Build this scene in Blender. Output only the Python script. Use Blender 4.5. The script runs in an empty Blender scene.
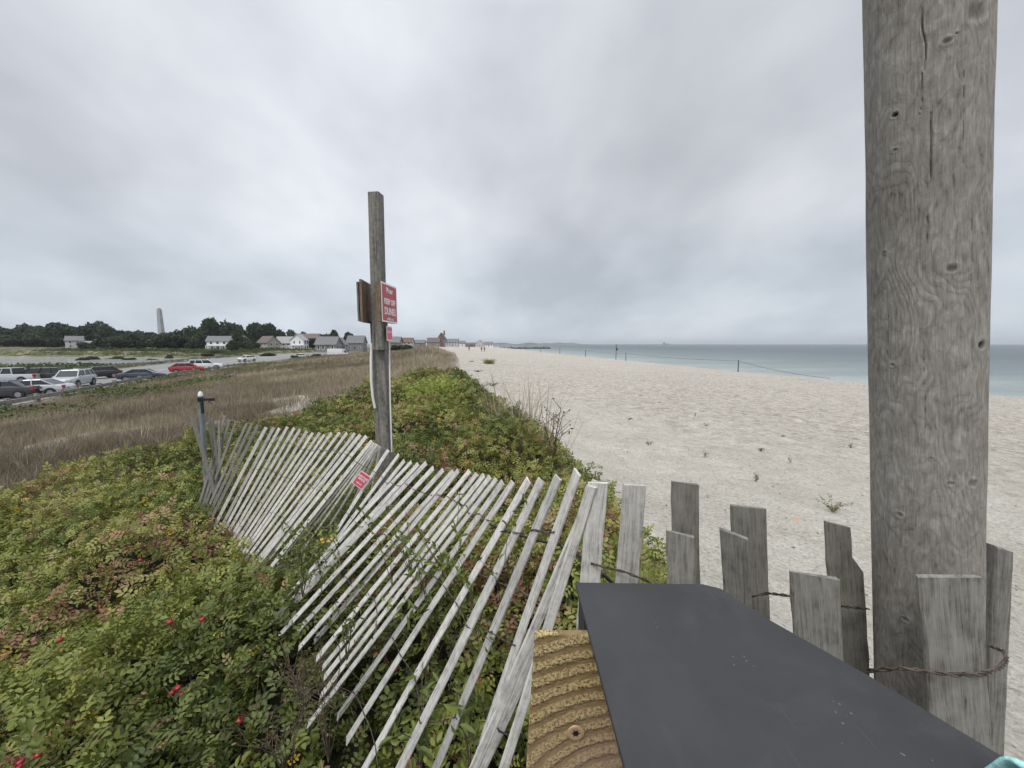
import bpy, bmesh, math, random
import numpy as np
from mathutils import Vector, Matrix, noise as mn
R = math.radians
random.seed(7); rng = np.random.default_rng(7)
scn = bpy.context.scene
C = scn.collection
# ------------------------------------------------------------------ camera
CZ = 5.5; F = 385.0; P = R(5.93); cp, sp = math.cos(P), math.sin(P)
cam_d = bpy.data.cameras.new('camera'); cam = bpy.data.objects.new('camera', cam_d); C.objects.link(cam)
cam_d.sensor_width = 36; cam_d.lens = 36*F/1024; cam_d.clip_start = 0.02; cam_d.clip_end = 20000
cam.location = (0, 0, CZ); cam.rotation_euler = (R(90)-P, 0, 0); scn.camera = cam
scn.render.resolution_x = 1024; scn.render.resolution_y = 768
# ------------------------------------------------------------------ world (overcast)
w = bpy.data.worlds.new('World'); scn.world = w; w.use_nodes = True
nt = w.node_tree; N = nt.nodes; L = nt.links; N.clear()
def nd(N, t, **k):
    n = N.new(t)
    for a, b in k.items():
        if isinstance(a, str) and hasattr(n, a): setattr(n, a, b)
    return n
tc = N.new('ShaderNodeTexCoord'); sx = N.new('ShaderNodeSeparateXYZ'); L.new(tc.outputs['Generated'], sx.inputs[0])
def math_n(N, L, op, a, b=None, c=None, clamp=False):
    m = N.new('ShaderNodeMath'); m.operation = op; m.use_clamp = clamp
    for i, v in enumerate((a, b, c)):
        if v is None: continue
        if isinstance(v, (int, float)): m.inputs[i].default_value = v
        else: L.new(v, m.inputs[i])
    return m.outputs[0]
zc = math_n(N, L, 'MAXIMUM', sx.outputs['Z'], 0.0)
zp = math_n(N, L, 'ADD', zc, 0.42)
ux = math_n(N, L, 'DIVIDE', sx.outputs['X'], zp); uy = math_n(N, L, 'DIVIDE', sx.outputs['Y'], zp)
cb = N.new('ShaderNodeCombineXYZ'); L.new(ux, cb.inputs[0]); L.new(uy, cb.inputs[1])
def noise_n(N, L, vec, scale, detail=6, rough=.55, dist=0., w4=None):
    n = N.new('ShaderNodeTexNoise'); n.inputs['Scale'].default_value = scale; n.inputs['Detail'].default_value = detail
    n.inputs['Roughness'].default_value = rough; n.inputs['Distortion'].default_value = dist
    if vec is not None: L.new(vec, n.inputs['Vector'])
    return n
mp = N.new('ShaderNodeMapping'); mp.inputs['Location'].default_value = (3.1, 1.3, 0); mp.inputs['Rotation'].default_value = (0, 0, R(25)); mp.inputs['Scale'].default_value = (1.7, 1.35, 1)
L.new(cb.outputs[0], mp.inputs[0])
n1 = noise_n(N, L, mp.outputs[0], 1.0, 6, .44, .15)
n2 = noise_n(N, L, mp.outputs[0], 3.2, 6, .5, .2)
mixn = math_n(N, L, 'ADD', math_n(N, L, 'MULTIPLY', n1.outputs[0], .75), math_n(N, L, 'MULTIPLY', n2.outputs[0], .25))
cr = N.new('ShaderNodeValToRGB'); L.new(mixn, cr.inputs[0])
e = cr.color_ramp.elements
e[0].position = .36; e[0].color = (.47, .492, .53, 1); e[1].position = .64; e[1].color = (.68, .695, .725, 1)
m_ = e.new(.5); m_.color = (.57, .595, .635, 1)
# low sky is slightly darker and bluer; overhead much brighter (a real overcast luminance distribution)
hr = N.new('ShaderNodeValToRGB'); L.new(zc, hr.inputs[0]); he = hr.color_ramp.elements
he[0].position = 0; he[0].color = (.92, .97, 1.02, 1); he[1].position = 1; he[1].color = (3.4, 3.4, 3.4, 1)
a = he.new(.16); a.color = (.88, .91, .93, 1); a = he.new(.3); a.color = (1, 1, 1, 1); a = he.new(.62); a.color = (1.02, 1.02, 1.03, 1)
mul = N.new('ShaderNodeMix'); mul.data_type = 'RGBA'; mul.blend_type = 'MULTIPLY'; mul.inputs[0].default_value = 1
mul.clamp_result = False
L.new(cr.outputs[0], mul.inputs[6]); L.new(hr.outputs[0], mul.inputs[7])
def lobe(px, py, width, amt):
    v_ = (py-384)/F; d_ = Vector(((px-512)/F, cp-v_*sp, -sp-v_*cp)).normalized(); dp = N.new('ShaderNodeVectorMath'); dp.operation = 'DOT_PRODUCT'; L.new(tc.outputs['Generated'], dp.inputs[0]); dp.inputs[1].default_value = d_
    return math_n(N, L, 'MULTIPLY', math_n(N, L, 'POWER', math_n(N, L, 'MAXIMUM', dp.outputs['Value'], 0.0), width), amt)
gain = math_n(N, L, 'ADD', 1.0, lobe(320, 165, 14, .24)); gain = math_n(N, L, 'ADD', gain, lobe(690, 95, 30, -.16)); gain = math_n(N, L, 'ADD', gain, lobe(120, 60, 20, -.08)); gain = math_n(N, L, 'ADD', gain, lobe(640, 300, 22, -.05))
sky = N.new('ShaderNodeTexSky'); sky.sky_type = 'NISHITA'; sky.sun_disc = False; sky.sun_elevation = R(52); sky.sun_rotation = R(200)
bg1 = N.new('ShaderNodeBackground'); bg1.inputs[1].default_value = .1; L.new(sky.outputs[0], bg1.inputs[0])
bg2 = N.new('ShaderNodeBackground'); bg2.inputs[1].default_value = 1.0; L.new(mul.outputs[2], bg2.inputs[0]); L.new(gain, bg2.inputs[1])
ms = N.new('ShaderNodeMixShader'); ms.inputs[0].default_value = .93; L.new(bg1.outputs[0], ms.inputs[1]); L.new(bg2.outputs[0], ms.inputs[2])
wo = N.new('ShaderNodeOutputWorld'); L.new(ms.outputs[0], wo.inputs[0])
sd = bpy.data.lights.new('sun', 'SUN'); so = bpy.data.objects.new('sun', sd); C.objects.link(so)
sd.energy = 1.5; sd.angle = R(22); sd.color = (1, .965, .91)
az = R(205)      # compass from +Y clockwise: behind, slightly left
sdir = Vector((math.sin(az)*math.cos(R(52)), math.cos(az)*math.cos(R(52)), math.sin(R(52))))
so.rotation_euler = sdir.to_track_quat('Z', 'Y').to_euler()
sky.sun_rotation = az
scn.view_settings.view_transform = 'Standard'; scn.view_settings.look = 'None'; scn.view_settings.gamma = 1
scn.view_settings.exposure = 0.25
scn.cycles.volume_bounces = 0; scn.cycles.max_bounces = 6
# ------------------------------------------------------------------ helpers
def W(px, py, Y):
    u = (px-512)/F; v = (py-384)/F
    d = cp - v*sp; k = Y/d
    return Vector((u*k, Y, CZ+(-sp-v*cp)*k))
def Wz(px, py, z):
    v = (py-384)/F; r = (-sp-v*cp)/(cp-v*sp)
    return W(px, py, (z-CZ)/r)
def tag(o, label=None, cat=None, group=None, kind=None):
    if label: o['label'] = label
    if cat: o['category'] = cat
    if group: o['group'] = group
    if kind: o['kind'] = kind
    return o
def empty(name, loc, rz=0):
    o = bpy.data.objects.new(name, None); C.objects.link(o); o.location = loc; o.rotation_euler = (0, 0, rz); o.empty_display_size = .1
    return o
class MB:
    def __init__(s): s.v = []; s.f = []; s.m = []; s.sm = []
    def add(s, vs, fs, mi=0, smooth=False):
        b = len(s.v); s.v += [tuple(q) for q in vs]
        for f in fs: s.f.append(tuple(i+b for i in f)); s.m.append(mi); s.sm.append(smooth)
    def box(s, c, size, rot=None, mi=0, taper=1.0):
        x, y, z = [q/2 for q in size]; c = Vector(c)
        vs = []
        for sz in (-1, 1):
            t = taper if sz > 0 else 1
            for a, b in ((-1, -1), (1, -1), (1, 1), (-1, 1)):
                p = Vector((a*x*t, b*y*t, sz*z)); 
                if rot is not None: p = rot @ p
                vs.append(c+p)
        s.add(vs, [(3, 2, 1, 0), (4, 5, 6, 7), (0, 1, 5, 4), (1, 2, 6, 5), (2, 3, 7, 6), (3, 0, 4, 7)], mi)
    def tube(s, pts, r, n=8, mi=0, cap=True, smooth=True):
        pts = [Vector(p) for p in pts]; rs = r if isinstance(r, (list, tuple)) else [r]*len(pts)
        rings = []; up = None
        for i, p in enumerate(pts):
            d = (pts[min(i+1, len(pts)-1)]-pts[max(i-1, 0)]).normalized()
            if up is None: up = d.orthogonal().normalized()
            up = (up-d*up.dot(d)); 
            up = up.normalized() if up.length > 1e-6 else d.orthogonal().normalized()
            q = d.cross(up)
            rings.append([p+(up*math.cos(2*math.pi*k/n)+q*math.sin(2*math.pi*k/n))*rs[i] for k in range(n)])
        vs = [v for r_ in rings for v in r_]; fs = []
        for i in range(len(rings)-1):
            for k in range(n):
                a = i*n+k; b = i*n+(k+1) % n; fs.append((a, b, b+n, a+n))
        s.add(vs, fs, mi, smooth)
        if cap:
            s.add(rings[0], [tuple(range(n))[::-1]], mi); s.add(rings[-1], [tuple(range(n))], mi)
    def prism(s, poly, y0, y1, mi=0):   # poly in xz
        n = len(poly); vs = [(x, y0, z) for x, z in poly]+[(x, y1, z) for x, z in poly]
        s.add(vs, [tuple(range(n)), tuple(range(2*n-1, n-1, -1))]+[(i, i+n, (i+1) % n+n, (i+1) % n) for i in range(n)], mi)
    def build(s, name, mats, parent=None, loc=None, mat4=None):
        me = bpy.data.meshes.new(name); me.from_pydata(s.v, [], s.f)
        if not isinstance(mats, (list, tuple)): mats = [mats]
        for m in mats: me.materials.append(m)
        if len(mats) > 1: me.polygons.foreach_set('material_index', s.m)
        me.polygons.foreach_set('use_smooth', s.sm); me.update()
        o = bpy.data.objects.new(name, me); C.objects.link(o)
        if mat4 is not None: o.matrix_local = mat4
        if loc is not None: o.location = loc
        if parent is not None: o.parent = parent
        return o
def npmesh(name, V, faces4, mat, attr=None, parent=None, smooth=False):
    me = bpy.data.meshes.new(name); nv = len(V); nf = len(faces4); k = faces4.shape[1]
    me.vertices.add(nv); me.vertices.foreach_set('co', np.ascontiguousarray(V, dtype=np.float32).ravel())
    me.loops.add(nf*k); me.loops.foreach_set('vertex_index', faces4.astype(np.int32).ravel())
    me.polygons.add(nf); me.polygons.foreach_set('loop_start', np.arange(0, nf*k, k, dtype=np.int32))
    if smooth: me.polygons.foreach_set('use_smooth', np.ones(nf, bool))
    for m in (mat if isinstance(mat, list) else [mat]): me.materials.append(m)
    if attr:
        for an, (dom, dat) in attr.items():
            at = me.attributes.new(an, 'FLOAT', dom); at.data.foreach_set('value', np.asarray(dat, dtype=np.float32))
    me.update(calc_edges=True)
    o = bpy.data.objects.new(name, me); C.objects.link(o)
    if parent is not None: o.parent = parent
    return o
def vnoise(x, y, seed=0):
    xi = np.floor(x).astype(np.int64); yi = np.floor(y).astype(np.int64); xf = x-xi; yf = y-yi
    def h(a, b):
        n = (a*374761393+b*668265263+seed*1442695) & 0xffffffff
        n = ((n ^ (n >> 13))*1274126177) & 0xffffffff
        return ((n ^ (n >> 16)) & 0xffff)/65535.0
    u = xf*xf*(3-2*xf); v = yf*yf*(3-2*yf)
    return (h(xi, yi)*(1-u)+h(xi+1, yi)*u)*(1-v)+(h(xi, yi+1)*(1-u)+h(xi+1, yi+1)*u)*v
def fbm(x, y, sc, seed=0, o=4):
    s = 0; a = 1; t = 0
    for i in range(o): s = s+a*vnoise(x*sc, y*sc, seed+i*17); t += a; a *= .5; sc *= 2.03
    return s/t
def sstep(a, b, x): t = np.clip((x-a)/(b-a), 0, 1); return t*t*(3-2*t)
# ------------------------------------------------------------------ materials
def mat(name, col=(.5, .5, .5), rough=.7, metal=0., spec=.5):
    m = bpy.data.materials.new(name); m.use_nodes = True; b = m.node_tree.nodes['Principled BSDF']
    b.inputs['Base Color'].default_value = (*col, 1); b.inputs['Roughness'].default_value = rough; b.inputs['Metallic'].default_value = metal
    b.inputs['Specular IOR Level'].default_value = spec
    return m
def setramp(r, stops):
    e = r.color_ramp.elements
    while len(e) > 1: e.remove(e[-1])
    e[0].position = stops[0][0]; e[0].color = (*stops[0][1], 1)
    for p, c in stops[1:]: q = e.new(p); q.color = (*c, 1)
def noisy(name, stops, scale=4, rough=.8, bump=.3, bscale=None, coord='Object', stretch=(1, 1, 1), detail=6, bdist=.01, spec=.4, metal=0, nrough=.6):
    m = mat(name, rough=rough, spec=spec, metal=metal); t = m.node_tree; N = t.nodes; L = t.links; b = N['Principled BSDF']
    tc = N.new('ShaderNodeTexCoord'); mp = N.new('ShaderNodeMapping'); mp.inputs['Scale'].default_value = stretch; L.new(tc.outputs[coord], mp.inputs[0])
    n = noise_n(N, L, mp.outputs[0], scale, detail, nrough)
    r = N.new('ShaderNodeValToRGB'); L.new(n.outputs[0], r.inputs[0]); setramp(r, stops); L.new(r.outputs[0], b.inputs['Base Color'])
    n2 = noise_n(N, L, mp.outputs[0], bscale or scale*4, 5, .6)
    bp = N.new('ShaderNodeBump'); bp.inputs['Strength'].default_value = bump; bp.inputs['Distance'].default_value = bdist
    L.new(n2.outputs[0], bp.inputs['Height']); L.new(bp.outputs[0], b.inputs['Normal'])
    return m
def wood(name, dark, light, sx=60, sz=2.5, bump=.6, var=.25, bdist=.002, stain=None, spots=True):
    """weathered timber, grain along local Z"""
    m = mat(name, rough=.88, spec=.2); t = m.node_tree; N = t.nodes; L = t.links; b = N['Principled BSDF']
    tc = N.new('ShaderNodeTexCoord'); oi = N.new('ShaderNodeObjectInfo')
    off = N.new('ShaderNodeVectorMath'); off.operation = 'ADD'; sc = N.new('ShaderNodeVectorMath'); sc.operation = 'SCALE'; sc.inputs[0].default_value = (7, 5, 11)
    L.new(oi.outputs['Random'], sc.inputs['Scale']); L.new(tc.outputs['Object'], off.inputs[0]); L.new(sc.outputs[0], off.inputs[1])
    # wander of the grain
    wn = noise_n(N, L, off.outputs[0], 5, 2, .5); wa = N.new('ShaderNodeVectorMath'); wa.operation = 'SCALE'; L.new(wn.outputs['Color'], wa.inputs[0]); wa.inputs['Scale'].default_value = .012
    ad = N.new('ShaderNodeVectorMath'); L.new(off.outputs[0], ad.inputs[0]); L.new(wa.outputs[0], ad.inputs[1])
    mp = N.new('ShaderNodeMapping'); mp.inputs['Scale'].default_value = (sx, sx, sz); L.new(ad.outputs[0], mp.inputs[0])
    n1 = noise_n(N, L, mp.outputs[0], 1.6, 7, .62)
    mp2 = N.new('ShaderNodeMapping'); mp2.inputs['Scale'].default_value = (sx*3.2, sx*3.2, sz*1.6); L.new(ad.outputs[0], mp2.inputs[0])
    n2 = noise_n(N, L, mp2.outputs[0], 2., 4, .6)
    n3 = noise_n(N, L, off.outputs[0], 38, 5, .65)
    s1 = math_n(N, L, 'MULTIPLY', n1.outputs[0], .4); s2 = math_n(N, L, 'MULTIPLY', n2.outputs[0], .3); s3 = math_n(N, L, 'MULTIPLY', n3.outputs[0], .3)
    s = math_n(N, L, 'ADD', math_n(N, L, 'ADD', s1, s2), s3)
    r = N.new('ShaderNodeValToRGB'); L.new(s, r.inputs[0])
    mid = tuple((a*.45+c*.55) for a, c in zip(dark, light))
    setramp(r, [(.35, tuple(q*.4 for q in dark)), (.42, dark), (.5, mid), (.6, light)])
    hv = N.new('ShaderNodeHueSaturation'); L.new(r.outputs[0], hv.inputs['Color'])
    vv = math_n(N, L, 'ADD', math_n(N, L, 'MULTIPLY', oi.outputs['Random'], var), 1-var/2); L.new(vv, hv.inputs['Value'])
    out = hv.outputs[0]
    if stain:
        n4 = noise_n(N, L, off.outputs[0], 3.2, 5, .65); r4 = N.new('ShaderNodeValToRGB'); L.new(n4.outputs[0], r4.inputs[0]); setramp(r4, [(.45, (0, 0, 0)), (.66, (1, 1, 1))])
        mx = N.new('ShaderNodeMix'); mx.data_type = 'RGBA'; mf = math_n(N, L, 'MULTIPLY', r4.outputs[0], .6); L.new(mf, mx.inputs[0]); L.new(out, mx.inputs[6]); mx.inputs[7].default_value = (*stain, 1); out = mx.outputs[2]
    L.new(out, b.inputs['Base Color'])
    bp = N.new('ShaderNodeBump'); bp.inputs['Strength'].default_value = bump; bp.inputs['Distance'].default_value = bdist
    L.new(s, bp.inputs['Height']); L.new(bp.outputs[0], b.inputs['Normal'])
    return m
def leafmat(name, stops, rough=.5, trans=.22, spec=.35):
    m = mat(name, rough=rough, spec=spec); t = m.node_tree; N = t.nodes; L = t.links; b = N['Principled BSDF']
    at = N.new('ShaderNodeAttribute'); at.attribute_name = 'rnd'; r = N.new('ShaderNodeValToRGB'); L.new(at.outputs['Fac'], r.inputs[0]); setramp(r, stops)
    L.new(r.outputs[0], b.inputs['Base Color'])
    tr = N.new('ShaderNodeBsdfTranslucent'); L.new(r.outputs[0], tr.inputs[0]); mx = N.new('ShaderNodeMixShader'); mx.inputs[0].default_value = trans
    L.new(b.outputs[0], mx.inputs[1]); L.new(tr.outputs[0], mx.inputs[2]); L.new(mx.outputs[0], N['Material Output'].inputs[0])
    return m
M = {}
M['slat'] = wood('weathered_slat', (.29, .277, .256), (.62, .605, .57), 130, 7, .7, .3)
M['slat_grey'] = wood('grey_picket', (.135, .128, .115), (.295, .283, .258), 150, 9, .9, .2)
M['slat_dark'] = wood('dark_picket', (.125, .12, .10), (.25, .242, .21), 150, 9, .8, .2)  # darker wood tone than the grey pickets
M['signpost'] = wood('sign_post_wood', (.10, .095, .085), (.27, .255, .23), 40, 2, .8, .1)
M['board'] = wood('board_wood', (.12, .085, .06), (.26, .19, .14), 30, 3, .6, .1)
M['wire'] = noisy('rusty_wire', [(.4, (.035, .025, .02)), (.6, (.12, .09, .075))], 60, .7, .3, bdist=.001)
M['cable'] = noisy('black_cable', [(.4, (.015, .016, .018)), (.6, (.04, .04, .045))], 60, .55, .3, bdist=.001)
M['galv'] = noisy('galvanised_pipe', [(.35, (.17, .19, .22)), (.65, (.32, .35, .39))], 8, .5, .2, metal=.4)
M['white'] = noisy('white_paint', [(.35, (.66, .66, .65)), (.6, (.8, .8, .79))], 3, .5, .05)
M['red'] = noisy('sign_red', [(.3, (.36, .045, .06)), (.7, (.46, .075, .09))], 9, .45, .03)
M['pink'] = noisy('faded_sign_red', [(.3, (.58, .07, .12)), (.7, (.68, .12, .18))], 9, .45, .03)
M['black'] = mat('black_plastic', (.012, .012, .013), .4)

M['frame_w'] = mat('white_trim', (.75, .75, .74), .5)
# ------------------------------------------------------------------ terrain
EY = [-50, 0, 2.5, 4, 8, 12.7, 25, 47, 90, 150, 300, 600, 1200, 6000]
EX = [1.0, 1.0, 1.05, 1.0, .35, -.9, -3.6, -6.8, -17, -30, -62, -130, -280, -1500]
BY = [-200, -50, 27, 36.5, 52, 92, 183, 369, 600, 1000, 2000, 6000]
BX = [70, 48, 36, 34, 31, 25.8, 13.3, -6, -40, -130, -420, -1900]
RY = [-120, -30, 25, 44, 70, 116, 170, 260, 6000]
RX = [-20, -24, -33, -42, -51, -64, -78, -90, -2600]
R2X = [-40, -46, -56, -62, -72, -92, -106, -104, -2614]
POND = [(-360, 62), (-112, 76), (-92, 86), (-90, 112), (-110, 136), (-150, 150), (-380, 176)]
def inpoly(x, y, poly):
    c = np.zeros(x.shape, bool); n = len(poly)
    for i in range(n):
        x1, y1 = poly[i]; x2, y2 = poly[(i+1) % n]
        cond = ((y1 > y) != (y2 > y)) & (x < (x2-x1)*(y-y1)/(y2-y1+1e-12)+x1); c ^= cond
    return c
def ponddist(x, y):
    d = np.full(x.shape, 1e9); n = len(POND)
    for i in range(n):
        x1, y1 = POND[i]; x2, y2 = POND[(i+1) % n]; dx, dy = x2-x1, y2-y1
        t = np.clip(((x-x1)*dx+(y-y1)*dy)/(dx*dx+dy*dy), 0, 1); d = np.minimum(d, np.hypot(x-x1-t*dx, y-y1-t*dy))
    return np.where(inpoly(x, y, POND), d, -d)
def terr(x, y, micro=True):
    x = np.asarray(x, float); y = np.asarray(y, float)
    ex = np.interp(y, EY, EX); bx = np.interp(y, BY, BX); rx = np.interp(y, RY, RX); r2 = np.interp(y, RY, R2X)
    ridge = 3.92+.55*sstep(14, 48, y)-1.4*sstep(75, 190, y)
    edge = 3.72-.1*sstep(10, 60, y)-.3*sstep(60, 300, y)
    # beach
    t = np.clip((x-ex)/np.maximum(bx-ex, 1), 0, 1); beach = edge+(1.75-edge)*t**.9
    beach = np.where(x > bx, 1.75-.42*(x-bx), beach); beach = np.maximum(beach, -3)
    # dune
    s = np.clip((ex-x)/np.maximum(ex-rx, 1), 0, 1)
    dn = ridge+(1.1-ridge)*np.clip(s, 0, 1)**.82
    dn = np.minimum(dn, 3.72+2.5*np.maximum(ex-x, 0)+.0) if False else dn
    blend = sstep(-1.2, .6, ex-x)
    z = beach*(1-blend)+np.where(ex > x, dn, edge)*blend
    dist = np.hypot(x, y)
    low = 1.1+1.4*sstep(150, 215, dist)+3.5*sstep(230, 420, dist)
    z = np.where(x < rx, low, z)
    z = np.where((x < rx) & (x > r2), 1.1, z)
    pd = ponddist(x, y); z = np.where(pd > -6, np.minimum(z, 1.1-1.6*sstep(-5, 6, pd)), z)
    far = sstep(1400, 3000, dist); z = z*(1-far)+np.minimum(z, 3)*far
    if micro:
        sand = np.clip((x-ex)*1.5, 0, 1)*np.clip(1-(x-bx)/3, 0, 1)
        z = z+sand*((fbm(x, y, 2.6, 5, 3)-.5)*.085*(1-sstep(25, 60, dist))+(fbm(x, y, .25, 9, 3)-.5)*.22)
        veg = np.clip(ex-x, 0, 1)*np.clip((x-rx)/4, 0, 1)
        z = z+veg*(fbm(x, y, .18, 3, 3)-.5)*.5
    return z
def T(x, y): return float(terr(np.array([x]), np.array([y]))[0])
def smap(n, k, lo, hi, c=0):
    t = np.linspace(-1, 1, n); g = np.sinh(k*t)/math.sinh(k); return np.where(g < 0, c+g*(c-lo), c+g*(hi-c))
gx = smap(620, 7.5, -4000, 900, 2.0); gy = np.sinh(np.linspace(-.35, 1, 640)*7.5)/math.sinh(7.5)*6000
gy = gy+1.5
XX, YY = np.meshgrid(gx, gy); ZZ = terr(XX, YY)
V = np.stack([XX.ravel(), YY.ravel(), ZZ.ravel()], 1)
ny, nx = XX.shape; ii = np.arange(ny*nx).reshape(ny, nx)
Fq = np.stack([ii[:-1, :-1].ravel(), ii[:-1, 1:].ravel(), ii[1:, 1:].ravel(), ii[1:, :-1].ravel()], 1)
ex = np.interp(YY, EY, EX); rx = np.interp(YY, RY, RX); bxx = np.interp(YY, BY, BX)
vegm = sstep(-.35, .35, ex-XX+(fbm(XX, YY, 1.4, 21)-.5)*.9)
wet = sstep(.2, 2.5, XX-bxx)
def leftB(y): return np.interp(y, [-5, 3, 5.5, 7.9, 12.6, 21, 26], [-9.5, -8.6, -7.4, -6.6, -6.2, -6.1, -5.6])
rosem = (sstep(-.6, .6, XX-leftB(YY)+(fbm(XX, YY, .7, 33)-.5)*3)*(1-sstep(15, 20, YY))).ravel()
marsh = (XX < rx).astype(float).ravel()
# pale sand showing through the brown grass, in patches near the edge of the roses
bare = .75*(sstep(.56, .72, fbm(XX, YY, .5, 41, 4))*(1-sstep(7, 15, np.abs(XX-leftB(YY)+3.2)+np.abs(YY-8)*.6))).ravel()
gm = mat('ground', rough=.95, spec=.15); t = gm.node_tree; GN = t.nodes; GL = t.links; gb = GN['Principled BSDF']
geo = GN.new('ShaderNodeNewGeometry'); pos = geo.outputs['Position']
def attr(n): q = GN.new('ShaderNodeAttribute'); q.attribute_name = n; return q.outputs['Fac']
def ramp(inp, stops): r = GN.new('ShaderNodeValToRGB'); GL.new(inp, r.inputs[0]); setramp(r, stops); return r.outputs[0]
def mixc(f, a, b):
    m = GN.new('ShaderNodeMix'); m.data_type = 'RGBA'; 
    if isinstance(f, float): m.inputs[0].default_value = f
    else: GL.new(f, m.inputs[0])
    for k, q in ((6, a), (7, b)):
        if isinstance(q, tuple): m.inputs[k].default_value = (*q, 1)
        else: GL.new(q, m.inputs[k])
    return m.outputs[2]
sn = noise_n(GN, GL, pos, 1.1, 8, .6); sfine = noise_n(GN, GL, pos, 28, 6, .75); sbig = noise_n(GN, GL, pos, .12, 4, .6)
sand1 = ramp(sfine.outputs[0], [(.33, (.29, .265, .225)), (.42, (.50, .47, .41)), (.54, (.61, .58, .52)), (.68, (.74, .715, .66))])
sand2 = ramp(sn.outputs[0], [(.35, (.80, .785, .755)), (.65, (.97, .965, .95))])
mm = GN.new('ShaderNodeMix'); mm.data_type = 'RGBA'; mm.blend_type = 'MULTIPLY'; mm.inputs[0].default_value = 1; GL.new(sand1, mm.inputs[6]); GL.new(sand2, mm.inputs[7])
# shingle: stones and shells
vo = GN.new('ShaderNodeTexVoronoi'); vo.inputs['Scale'].default_value = 17; GL.new(pos, vo.inputs['Vector'])
vr = ramp(vo.outputs['Color'], [(.0, (.24, .215, .18)), (.3, (.42, .385, .335)), (.7, (.54, .50, .44)), (1., (.78, .75, .68))])
vo2 = GN.new('ShaderNodeTexVoronoi'); vo2.inputs['Scale'].default_value = 3.2; GL.new(pos, vo2.inputs['Vector'])
vr2 = ramp(vo2.outputs['Color'], [(.0, (.33, .30, .255)), (.35, (.46, .425, .37)), (1., (.62, .585, .52))])
sxyz = GN.new('ShaderNodeSeparateXYZ'); GL.new(pos, sxyz.inputs[0])
peb = math_n(GN, GL, 'ADD', math_n(GN, GL, 'MULTIPLY', attr('pebble'), .9), math_n(GN, GL, 'MULTIPLY', math_n(GN, GL, 'SUBTRACT', sbig.outputs[0], .5), .9), clamp=True)
rub = noise_n(GN, GL, pos, 4.2, 5, .7, .4); pebc0 = mixc(.4, vr, vr2)
mr = GN.new('ShaderNodeMix'); mr.data_type = 'RGBA'; mr.blend_type = 'MULTIPLY'; mr.inputs[0].default_value = 1; mr.clamp_result = False; GL.new(pebc0, mr.inputs[6]); GL.new(ramp(rub.outputs[0], [(.38, (.44, .42, .395)), (.49, (.82, .805, .78)), (.60, (1.0, .99, .975))]), mr.inputs[7]); pebc = mr.outputs[2]
sandc = mixc(peb, mm.outputs[2], pebc)
wetc = mixc(attr('wet'), sandc, (.22, .19, .16))
gn1 = noise_n(GN, GL, pos, .35, 7, .62); gfine = noise_n(GN, GL, pos, 9, 6, .7)
brown = ramp(gfine.outputs[0], [(.3, (.11, .09, .065)), (.5, (.21, .175, .135)), (.7, (.33, .285, .225))])
greenp = ramp(gfine.outputs[0], [(.3, (.03, .035, .012)), (.55, (.075, .09, .03)), (.75, (.13, .13, .055))])
gp = ramp(gn1.outputs[0], [(.42, (0, 0, 0)), (.52, (1, 1, 1))])
field = mixc(math_n(GN, GL, 'MULTIPLY', gp, math_n(GN, GL, 'MAXIMUM', attr('marsh'), attr('verge'))), brown, greenp)
field = mixc(attr('bare'), field, sandc)
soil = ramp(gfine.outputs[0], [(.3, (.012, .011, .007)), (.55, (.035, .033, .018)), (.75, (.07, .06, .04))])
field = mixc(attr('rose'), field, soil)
fin = mixc(attr('veg'), wetc, field); GL.new(fin, gb.inputs['Base Color'])
h1 = math_n(GN, GL, 'MULTIPLY', sfine.outputs[0], .5); h2 = math_n(GN, GL, 'MULTIPLY', noise_n(GN, GL, pos, 6.5, 5, .6, .8).outputs[0], 1.2)
fpv = GN.new('ShaderNodeTexVoronoi'); fpv.feature = 'SMOOTH_F1'; fpv.inputs['Scale'].default_value = 2.6; fpv.inputs['Smoothness'].default_value = .4
wob = noise_n(GN, GL, pos, 3, 3, .6); wv_ = GN.new('ShaderNodeVectorMath'); wv_.operation = 'MULTIPLY_ADD'; GL.new(wob.outputs['Color'], wv_.inputs[0]); wv_.inputs[1].default_value = (.4, .4, .4); GL.new(pos, wv_.inputs[2]); GL.new(wv_.outputs[0], fpv.inputs['Vector'])
bh = math_n(GN, GL, 'ADD', math_n(GN, GL, 'ADD', h1, h2), math_n(GN, GL, 'MULTIPLY', math_n(GN, GL, 'MINIMUM', fpv.outputs['Distance'], .38), 1.7))
bp = GN.new('ShaderNodeBump'); bp.inputs['Strength'].default_value = .9; bp.inputs['Distance'].default_value = .09; GL.new(bh, bp.inputs['Height']); GL.new(bp.outputs[0], gb.inputs['Normal'])
peba = (sstep(7, 20, YY+XX*.9)*.85).ravel()
verge = sstep(14, 3, XX-rx).ravel()
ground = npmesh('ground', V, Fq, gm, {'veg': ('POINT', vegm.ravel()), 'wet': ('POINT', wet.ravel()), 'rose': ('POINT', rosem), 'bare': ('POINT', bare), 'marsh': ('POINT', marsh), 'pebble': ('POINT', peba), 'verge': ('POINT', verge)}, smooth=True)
tag(ground, kind='structure')
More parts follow.
